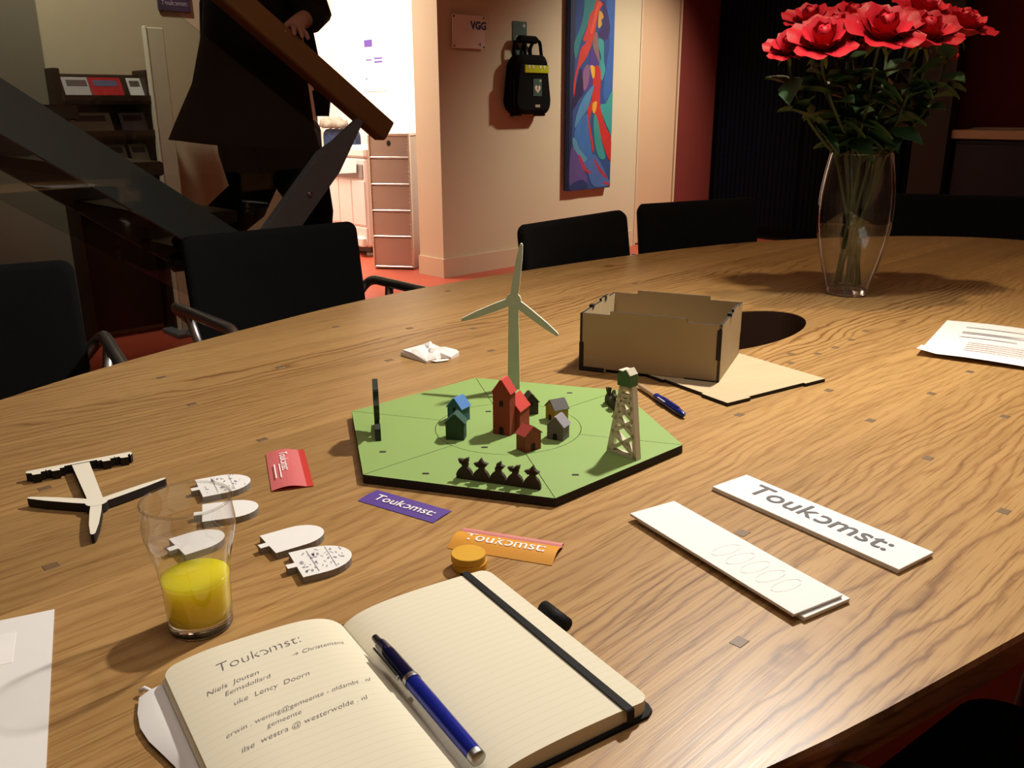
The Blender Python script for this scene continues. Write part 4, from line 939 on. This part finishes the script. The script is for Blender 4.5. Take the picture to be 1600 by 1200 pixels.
# handwriting on the left page
hw_ = MB(); zf = lambda x, y: zl(max(0, -x)) + .00035
lines = [('\u2192 Christemans', -.055, -.043, .0072), ('Niels  Jouten', -.117, -.052, .0078), ('Eemsdollard', -.107, -.060, .0072), ('uke  Lency  Doorn', -.105, -.073, .0078),
         ('erwin . wening@gemeente - oldambt . nl', -.118, -.100, .0068), ('gemeente', -.094, -.107, .0066), ('ilse  westra @ westerwolde . nl', -.114, -.119, .0074)]
for s_, x, y, sz in lines: put_text(hw_, text_geo(s_, -.014, .35), x, y, sz * .9, R(4), 0, zf=zf)
put_text(hw_, logo_geo(-.022, .2), -.102, -.032, .062, R(4), 0, zf=zf); hw_.build('handwriting', INKPEN, nb)

# ------------------------------------------------------------------ pens
BLUE = mat('blue_metal', '#1b2a9c', .25, .4, var=.05); DBLUE = mat('dark_blue_lacquer', '#10143a', .18, .3)
def pen(p0, p1, z, label):
    d_ = p1 - p0; L = d_.length; o = empty('pen', (p0.x, p0.y, z), math.atan2(d_.y, d_.x), label, 'pen')
    Y = Matrix.Rotation(R(90), 4, 'Y'); r = .0057
    MB().lathe([(0, .004), (r * .75, .004), (r * .95, .02), (r, L * .36), (r * 1.02, L * .37)], 20, M=Y).build('cap_barrel', DBLUE, o)
    MB().lathe([(r * 1.08, L * .365), (r * 1.1, L * .37), (r * 1.1, L * .39), (r * 1.08, L * .395)], 20, M=Y).build('ring', CHROME, o)
    MB().lathe([(r, L * .39), (r * 1.0, L * .6), (r * .95, L * .93), (r * .92, L * .965)], 20, M=Y).build('barrel', BLUE, o)
    MB().lathe([(r * .95, L * .965), (r * .95, L * .995), (r * .8, L), (0, L)], 20, M=Y).build('end_cap', CHROME, o)
    MB().lathe([(0, -.006), (r * .45, -.006), (r * .5, .0), (r * .5, .006)], 14, M=Y).build('button', BLACKPL, o)
    MB().rbox((L * .2, -r - .002, .001), (L * .28, .0018, .004), .0006).build('clip', CHROME, o)
    return o
pen(onz(591, 1002, .757), onz(748, 1182, .759), .757, 'blue lacquered pen lying on the open notebook')
a, b_ = onz(1000, 603, .745), onz(1070, 650, .745); d_ = b_ - a; L = d_.length
p2 = empty('pen', (a.x, a.y, .7455), math.atan2(d_.y, d_.x), 'blue and clear ballpoint pen beside the lattice tower', 'pen'); Y = Matrix.Rotation(R(90), 4, 'Y')
MB().lathe([(0, -.01), (.001, -.008), (.0035, .002), (.0042, .01), (.0042, L * .4)], 16, M=Y).build('clear_grip', mat('clear_plastic_grip', '#b59a78', .15, spec=.8), p2)
MB().lathe([(.0046, L * .38), (.005, L * .4), (.005, L * .86), (.0035, L * .97), (0, L)], 18, M=Y).build('barrel', mat('blue_plastic', '#14206e', .25), p2)
MB().rbox((L * .7, .0, .0055), (L * .34, .004, .0016), .0006).build('clip', mat('blue_plastic', '#14206e'), p2)
MB().box((L * .56, -.0035, .0036), (L * .16, .004, .0005), M=Matrix.Identity(4)).build('label_print', mat('pale_print2', '#9a9ab0', .5), p2)

# ------------------------------------------------------------------ pint glass with juice
gp_ = onz(315, 976, .74); gg = empty('drinking_glass', (gp_.x, gp_.y, .7402), 0, 'clear pint glass standing left of the notebook', 'glass')
prof = [(.0, .0), (.0235, 0), (.0250, .002), (.0255, .006), (.0258, .02), (.0265, .04), (.0285, .06), (.0325, .078), (.0352, .09), (.0355, .097), (.0343, .107), (.0342, .116)]
prof = [(r_ * .97, z_ * .94) for r_, z_ in prof]
CLEAR = glassmat('clear_glass', (.97, .97, .965), .01, 1.45, 2.6)
MB().lathe(prof[1:], 56).build('wall', CLEAR, gg)
MB().lathe([(.0332 + .0011 * math.cos(R(a)), .109 + .0011 * math.sin(R(a))) for a in range(0, 361, 45)], 56).build('rim', glassmat('rim_glass', (.92, .92, .9), .03, 1.6, 2.0), gg)
MB().lathe([(0, .0004), (.023, .0004), (.0245, .002), (.0246, .0065), (.02, .0085), (0, .0085)], 40).build('base', mat('glass_base', '#ffffff', .02, **{'Transmission Weight': 1.0, 'IOR': 1.46}), gg)
jm = bpy.data.materials.new('orange_juice'); jm.use_nodes = True; nt = jm.node_tree; bs = nt.nodes['Principled BSDF']; ou = nt.nodes['Material Output']
bs.inputs['Roughness'].default_value = .12
bs.inputs['Subsurface Weight'].default_value = 1; bs.inputs['Subsurface Radius'].default_value = (1, .8, .12); bs.inputs['Subsurface Scale'].default_value = .06
no = nt.nodes.new('ShaderNodeTexNoise'); no.inputs['Scale'].default_value = 60
rp = nt.nodes.new('ShaderNodeValToRGB'); rp.color_ramp.elements[0].color = lin('#ecd024'); rp.color_ramp.elements[1].color = lin('#f2da34'); nt.links.new(no.outputs['Fac'], rp.inputs[0]); nt.links.new(rp.outputs[0], bs.inputs['Base Color'])
o = MB().lathe([(0, .009), (.020, .009), (.0238, .0105), (.0245, .02), (.0251, .04), (.0256, .045), (.0248, .0455), (0, .0455)], 40).build('juice', jm); o.location = gg.location
tag(o, 'cloudy yellow juice filling the lower half of the glass', 'drink')

# ------------------------------------------------------------------ vase and roses
VB = onz(1322, 459, .74)
vs_ = empty('glass_vase', (VB.x, VB.y, .7402), 0, 'tall clear barrel-shaped glass vase holding red roses', 'vase')
vp = [(.040, .0), (.0425, .003), (.046, .02), (.058, .06), (.069, .105), (.0755, .15), (.077, .185), (.075, .22), (.0695, .26), (.0625, .297)]
VG = glassmat('vase_glass', (.96, .965, .965), .012, 1.5, 2.4)
MB().lathe(vp, 64).build('wall', VG, vs_)
MB().lathe([(.0625 + .0014 * math.cos(R(a)), .297 + .0014 * math.sin(R(a))) for a in range(0, 361, 45)], 64).build('rim', glassmat('vase_rim', (.9, .9, .9), .03, 1.6, 2), vs_)
MB().lathe([(0, .0006), (.039, .0006), (.0405, .003), (.042, .012), (.03, .016), (0, .016)], 48).build('base', mat('glass_base', '#ffffff'), vs_)
wa = MB().lathe([(.0415, .017), (.0455, .022), (.0572, .06), (.068, .105), (.0742, .15), (.0735, .152), (0, .152)], 56).build('water', glassmat('water_skin', (.97, .975, .965), .02, 1.2, 1.0)); wa.location = vs_.location
tag(wa, 'clear water in the lower half of the rose vase', 'water')
PET = mat('rose_petal', '#ad1122', .5, var=.22, scale=25, spec=.3); PET2 = mat('rose_petal_light', '#c21f30', .5, var=.18, scale=25, spec=.3)
LEAFM = mat('rose_leaf', '#2c4a2a', .4, var=.25, scale=30); STEM = mat('rose_stem', '#3b4a20', .6, var=.2, scale=40); SEPAL = mat('sepal_green', '#6f8a3a', .6)
def petal_mesh(nm, w, h, cup, curl):
    mb = MB(); rows = []
    for i in range(7):
        f = i / 6; row = []
        for j in range(7):
            g = j / 6 * 2 - 1
            wd = w * (.25 + .75 * math.sin(min(1, f * 1.15) * math.pi / 2)) * (1 if f < .85 else .93)
            x = g * wd / 2; z = h * f * (1 - .10 * g * g * f); y = cup * math.sin(f * math.pi * .55) - .28 * w * g * g * (1 - .4 * f) * .8 + curl * max(0, f - .62) ** 1.5
            row.append((x, y, z + .003 * math.sin(g * 5 + w * 900) * f))
        rows.append(row)
    vs = [p for r_ in rows for p in r_]; fs = [(i * 7 + j, i * 7 + j + 1, (i + 1) * 7 + j + 1, (i + 1) * 7 + j) for i in range(6) for j in range(6)]
    mb.add(vs, fs, smooth=True); o = mb.build(nm, PET); me = o.data; bpy.data.objects.remove(o); return me
PM = [petal_mesh('petal_in', .030, .042, .004, 0), petal_mesh('petal_mid', .044, .043, .010, .05), petal_mesh('petal_out', .058, .044, .018, .10)]
PM[1].materials[0] = PET2
mb = MB(); rows = []
for i in range(8):
    f = i / 7; rows.append([((.004 + .009 * math.sin(math.pi * (.2 + .62 * f))) * (1 + .12 * math.sin(3 * a)) * math.cos(a), (.004 + .009 * math.sin(math.pi * (.2 + .62 * f))) * (1 + .12 * math.sin(3 * a)) * math.sin(a), .042 * f) for a in [2 * math.pi * k / 14 for k in range(14)]])
mb.loft(rows, caps=True, smooth=True); o = mb.build('bud', PET2); BUD = o.data; bpy.data.objects.remove(o)
def leaf_mesh():
    mb = MB(); vs = []; fs = []
    for i in range(9):
        f = i / 8; w = .021 * math.sin(math.pi * f ** .8) * (1 if i % 2 else .9)
        vs += [(f * .062, -w, .004 * math.sin(f * 3) + .004 - .01 * f * f), (f * .062, 0, -.01 * f * f), (f * .062, w, .004 * math.sin(f * 3) + .004 - .01 * f * f)]
    for i in range(8): fs += [(3 * i, 3 * i + 1, 3 * i + 4, 3 * i + 3), (3 * i + 1, 3 * i + 2, 3 * i + 5, 3 * i + 4)]
    mb.add(vs, fs, smooth=True); o = mb.build('leaf', LEAFM); me = o.data; bpy.data.objects.remove(o); return me
LF = leaf_mesh()
sep = MB()
for k in range(5):
    a = 2 * math.pi * k / 5; c, s = math.cos(a), math.sin(a)
    sep.add([(c * x - s * y, s * x + c * y, z) for x, y, z in ((.003, -.004, 0), (.003, .004, 0), (.014, .0045, -.002), (.014, -.0045, -.002), (.024, .003, -.010), (.024, -.003, -.010), (.030, 0, -.018))], [(0, 1, 2, 3), (3, 2, 4, 5), (5, 4, 6)])
sep.lathe([(0, -.008), (.006, -.006), (.008, .002), (.004, .004)], 10); o = sep.build('sepals', SEPAL); SEP = o.data; bpy.data.objects.remove(o)
# px position of the bloom's middle, depth offset from the vase axis, size, tilt direction
roses = [(1232, 74, -.05, .78, 'small rose at the far left of the bouquet, lowest bloom'), (1266, 30, .06, .95, 'dark rose at the upper left of the bouquet'), (1287, 62, -.09, 1.12, 'large rose at the front left of the bouquet'),
         (1333, 26, .07, .95, 'rose at the back between front left and centre'), (1306, 40, .0, .8, 'half hidden rose behind the front left one'), (1382, 46, -.10, 1.2, 'largest rose at the centre of the bouquet'), (1345, 74, .07, .45, 'small drooping bud left of the central rose'),
         (1447, 50, -.08, 1.15, 'large open rose right of the centre'), (1442, 16, .05, 1.1, 'tall rose at the back right'), (1505, 38, .0, 1.05, 'rightmost rose of the bouquet'), (1484, 82, .06, .5, 'small hanging bud under the rightmost rose'), (1412, 66, .09, .55, 'small bud between the central and right roses')]
import itertools
rnd = random.Random(3)
for idx, (px, py, dY, sc, lb) in enumerate(roses):
    x, y = (px - 800) / FPX, (py - 600) / FPX; c_, s_ = math.cos(ROLL), math.sin(ROLL); x, y = c_ * x - s_ * y, s_ * x + c_ * y
    d = Vector((x, math.cos(PITCH) - y * math.sin(PITCH), -(math.sin(PITCH) + y * math.cos(PITCH)))); hp = Vector((0, 0, CZ)) + d * ((VB.y + dY) / d.y)
    a = idx * 2.4; foot = Vector((VB.x + .026 * math.cos(a), VB.y + .026 * math.sin(a), .762))
    neck = Vector((VB.x + .028 * math.cos(a + 2.6), VB.y + .028 * math.sin(a + 2.6), 1.03)); neck += (Vector((hp.x, hp.y, 1.03)) - Vector((VB.x, VB.y, 1.03))) * .14
    out = Vector((hp.x - VB.x, hp.y - VB.y - .10, 0)); droop = sc < .6
    ax = (Vector((0, 0, 1)) * (1 if not droop else .1) + out * (1.6 if not droop else 2) + Vector((0, -.38, 0))).normalized()
    base = hp - ax * .022 * sc
    ro = empty('rose', foot, 0, lb, 'rose', 'red roses in the glass vase')
    path = [foot, foot.lerp(neck, .5), neck]
    for t in (.2, .4, .6, .8, .92): 
        q = neck.lerp(base - ax * .03, t); q += Vector((out.x * .12, out.y * .12, 0)) * math.sin(math.pi * t); path.append(q)
    path += [base - ax * .012, base]
    pl_pts = [p - foot for p in path]
    MB().tube(pl_pts, [.0034] * (len(path) - 2) + [.003, .0032], 8).build('stem', STEM, ro)
    Q = ax.to_track_quat('Z', 'Y').to_matrix().to_4x4(); T = Matrix.Translation(base - foot) @ Q @ Matrix.Scale(sc, 4)
    inst('sepals', SEP, ro, T); inst('bud', BUD, ro, T @ Matrix.Translation((0, 0, .004)))
    for n_, me, r0, op, z0, ph in ((3, PM[0], .008, -5, .004, 0), (4, PM[0], .011, 2, .004, .4), (5, PM[1], .012, 5, .002, .5), (5, PM[2], .0125, 15, .0, .2)):
        if droop and me is PM[2]: continue
        for k in range(n_):
            a2 = 2 * math.pi * k / n_ + ph + rnd.uniform(-.15, .15)
            inst('petal', me, ro, T @ Matrix.Rotation(a2, 4, 'Z') @ Matrix.Translation((0, r0, z0)) @ Matrix.Rotation(R(-(op + rnd.uniform(-5, 6)) if not droop else -2), 4, 'X'))
    if droop: nl = 1
    else: nl = 13
    for k in range(nl):
        f = rnd.uniform(.05, .85); q = neck.lerp(base, f) - foot + Vector((out.x * .12, out.y * .12, 0)) * math.sin(math.pi * f); a2 = rnd.uniform(0, 6.28)
        M_ = Matrix.Translation(q) @ Matrix.Rotation(a2, 4, 'Z') @ Matrix.Rotation(R(rnd.uniform(-35, 40)), 4, 'Y') @ Matrix.Rotation(R(rnd.uniform(-30, 30)), 4, 'X') @ Matrix.Scale(rnd.uniform(.7, 1.25), 4)
        inst('leaf', LF, ro, M_)

# ------------------------------------------------------------------ person on the stairs
SKIN = mat('skin', '#b98a74', .6, var=.05); COATM = mat('dark_coat', '#1c1613', .9, var=.2, scale=40, spec=.2); TROU = mat('black_trousers', '#0d0c0c', .9, var=.2, spec=.15); SCARF = mat('scarf_grey', '#3a3440', .9, var=.3, scale=60, spec=.2); HAIR = mat('dark_hair', '#241a14', .7)
pO = rm(-2.13, -1.50, 0); pe = empty('person', pO, TH, 'person in dark coat and scarf on the stairs holding the handrail', 'person')
# local frame: x along the stair (down), y away from the viewer
J = {'pel': (0, 0, 1.17), 'wa': (.01, 0, 1.32), 'ch': (.02, 0, 1.52), 'nk': (.03, 0, 1.68), 'hd0': (.05, 0, 1.76), 'hd': (.06, 0, 1.87), 'hd1': (.05, 0, 1.96),
     'hl': (0, -.09, 1.12), 'kl': (.14, -.1, .78), 'al': (.10, -.1, .40), 'tl': (.24, -.1, .345), 'hr': (0, .09, 1.12), 'kr': (.0, .1, .80), 'ar': (-.30, .1, .60), 'tr': (-.18, .1, .535),
     'sl': (.02, -.19, 1.62), 'el': (.09, -.29, 1.44), 'wl': (-.01, -.365, 1.415), 'pl': (-.06, -.395, 1.395), 'sr': (.02, .19, 1.62), 'er': (-.02, .25, 1.34), 'wr': (.12, .24, 1.14), 'prm': (.16, .23, 1.07)}
E_ = [('pel', 'wa'), ('wa', 'ch'), ('ch', 'nk'), ('nk', 'hd0'), ('hd0', 'hd'), ('hd', 'hd1'), ('pel', 'hl'), ('hl', 'kl'), ('kl', 'al'), ('al', 'tl'), ('pel', 'hr'), ('hr', 'kr'), ('kr', 'ar'), ('ar', 'tr'), ('ch', 'sl'), ('sl', 'el'), ('el', 'wl'), ('wl', 'pl'), ('ch', 'sr'), ('sr', 'er'), ('er', 'wr'), ('wr', 'prm')]
RD = dict(pel=.13, wa=.125, ch=.14, nk=.055, hd0=.07, hd=.095, hd1=.07, hl=.095, kl=.062, al=.045, tl=.035, hr=.095, kr=.062, ar=.045, tr=.035, sl=.06, el=.045, wl=.028, pl=.032, sr=.06, er=.045, wr=.028, prm=.032)
for hand, dirs in (('pl', [(-.55, -.6, -.25), (-.35, -.8, -.3), (-.15, -.85, -.35), (.05, -.85, -.4), (-.7, .35, -.25)]), ('prm', [(.5, 0, -.8), (.4, -.1, -.9), (.3, -.2, -.9), (.2, -.25, -.85), (.5, .4, -.4)])):
    for k, dv_ in enumerate(dirs):
        v0 = Vector(J[hand]); u_ = Vector(dv_).normalized(); l = (.045, .05, .048, .04, .035)[k]; side = Vector((.013 * (k - 1.5), 0, -.004 * (k - 1.5))) if hand == 'pl' and k < 4 else Vector((0, 0, 0)) if hand == 'pl' else Vector((0, .014 * (k - 1.5), 0))
        n0, n1, n2 = hand + str(k), hand + str(k) + 'b', hand + str(k) + 'c'
        J[n0] = tuple(v0 + side + u_ * .02); J[n1] = tuple(v0 + side + u_ * (.02 + l * .6)); J[n2] = tuple(v0 + side + u_ * (.02 + l) + Vector((0, .002 if hand == 'pl' else .012, -.016)))
        RD[n0] = .0095; RD[n1] = .009; RD[n2] = .007; E_ += [(hand, n0), (n0, n1), (n1, n2)]
ks = list(J); me = bpy.data.meshes.new('body'); me.from_pydata([J[k] for k in ks], [(ks.index(a), ks.index(b_)) for a, b_ in E_], [])
bo = bpy.data.objects.new('body', me); COL.objects.link(bo); bo.parent = pe
md = bo.modifiers.new('skin', 'SKIN'); md.use_smooth_shade = True
if not me.skin_vertices: 
    pass
for i, k in enumerate(ks): me.skin_vertices[0].data[i].radius = (RD[k], RD[k]); me.skin_vertices[0].data[i].use_root = (k == 'pel')
bo.modifiers.new('sub', 'SUBSURF').levels = 2; bo.modifiers['sub'].render_levels = 2
me.materials.append(SKIN)
def ell(cx, cy, z, rx, ry, n=24, wob=0, zs=0): return [(cx + rx * math.cos(2 * math.pi * k / n) * (1 + wob * math.sin(5 * 2 * math.pi * k / n)), cy + ry * math.sin(2 * math.pi * k / n) * (1 + wob * math.sin(5 * 2 * math.pi * k / n)), z + zs * math.cos(2 * math.pi * k / n)) for k in range(n)]
MB().loft([ell(.03, 0, 1.70, .07, .08), ell(.02, 0, 1.66, .12, .2), ell(.02, 0, 1.56, .155, .235), ell(.0, 0, 1.4, .165, .22), ell(-.02, 0, 1.22, .205, .22, wob=.02), ell(-.05, 0, 1.06, .255, .24, wob=.03, zs=-.02), ell(-.06, 0, .99, .275, .245, wob=.03, zs=-.035)], smooth=True).build('coat', COATM, pe)
MB().tube([J['sl'], (.07, -.26, 1.53), J['el'], (.05, -.325, 1.43), (.015, -.35, 1.42)], [.075, .07, .062, .052, .046], 14).build('sleeve', COATM, pe)
MB().tube([J['sr'], (0, .24, 1.5), J['er'], (.06, .25, 1.23), (.11, .24, 1.15)], [.075, .07, .062, .052, .046], 14).build('sleeve', COATM, pe)
for a, b_, c in (('hl', 'kl', 'al'), ('hr', 'kr', 'ar')):
    A, B, C = Vector(J[a]), Vector(J[b_]), Vector(J[c]); MB().tube([A + Vector((0, 0, .06)), A.lerp(B, .5), B.lerp(A, .1), B.lerp(C, .1), B.lerp(C, .55), C], [.125, .118, .092, .088, .08, .075], 16).build('trouser_leg', TROU, pe)
    D = Vector(J['tl' if a == 'hl' else 'tr']); MB().tube([C + Vector((-.06, 0, -.03)), C + Vector((0, 0, -.02)), C.lerp(D, .6) , D + Vector((.02, 0, 0))], [.04, .05, .045, .025], 12, flat=.85).build('shoe', BLACKPL, pe)
sc = MB(); sc.loft([ell(.03, 0, 1.72, .08, .085, wob=.05), ell(.03, 0, 1.67, .11, .12, wob=.06), ell(.03, 0, 1.62, .10, .13, wob=.05)], smooth=True)
sc.loft([[(.15, -.14, 1.64), (.18, -.02, 1.64)], [(.165, -.16, 1.4), (.19, -.04, 1.4)], [(.185, -.17, 1.25), (.205, -.05, 1.25)], [(.195, -.17, 1.19), (.215, -.06, 1.19)]], closed=False, smooth=True)
for k in range(7): sc.tube([(.197 + .002 * k, -.17 + .017 * k, 1.195), (.205 + .002 * k, -.17 + .018 * k, 1.15), (.2 + .003 * k, -.168 + .018 * k, 1.10)], [.009, .008, .004], 5)
sc.build('scarf', SCARF, pe)
MB().loft([ell(.04, 0, 1.99, .02, .02), ell(.035, 0, 1.975, .07, .065), ell(.03, 0, 1.92, .1, .09), ell(.01, 0, 1.85, .09, .09), ell(-.01, 0, 1.78, .07, .08)], smooth=True, caps=True).build('hair', HAIR, pe)
fc = MB()
for y in (-.035, .035): fc.lathe([(0, 0), (.008, .002), (.01, .006), (0, .01)], 10, M=Matrix.Translation((.135, y, 1.87)) @ Matrix.Rotation(R(90), 4, 'Y'))
fc.build('eyes', BLACKPL, pe)
MB().loft([[(.148, -.008, 1.87), (.148, .008, 1.87)], [(.172, -.012, 1.835), (.172, .012, 1.835)], [(.148, -.012, 1.828), (.148, .012, 1.828)]], closed=False).build('nose', SKIN, pe)
MB().rbox((.143, 0, 1.805), (.01, .045, .01), .003).build('mouth', mat('lips', '#8a4a42', .5), pe)
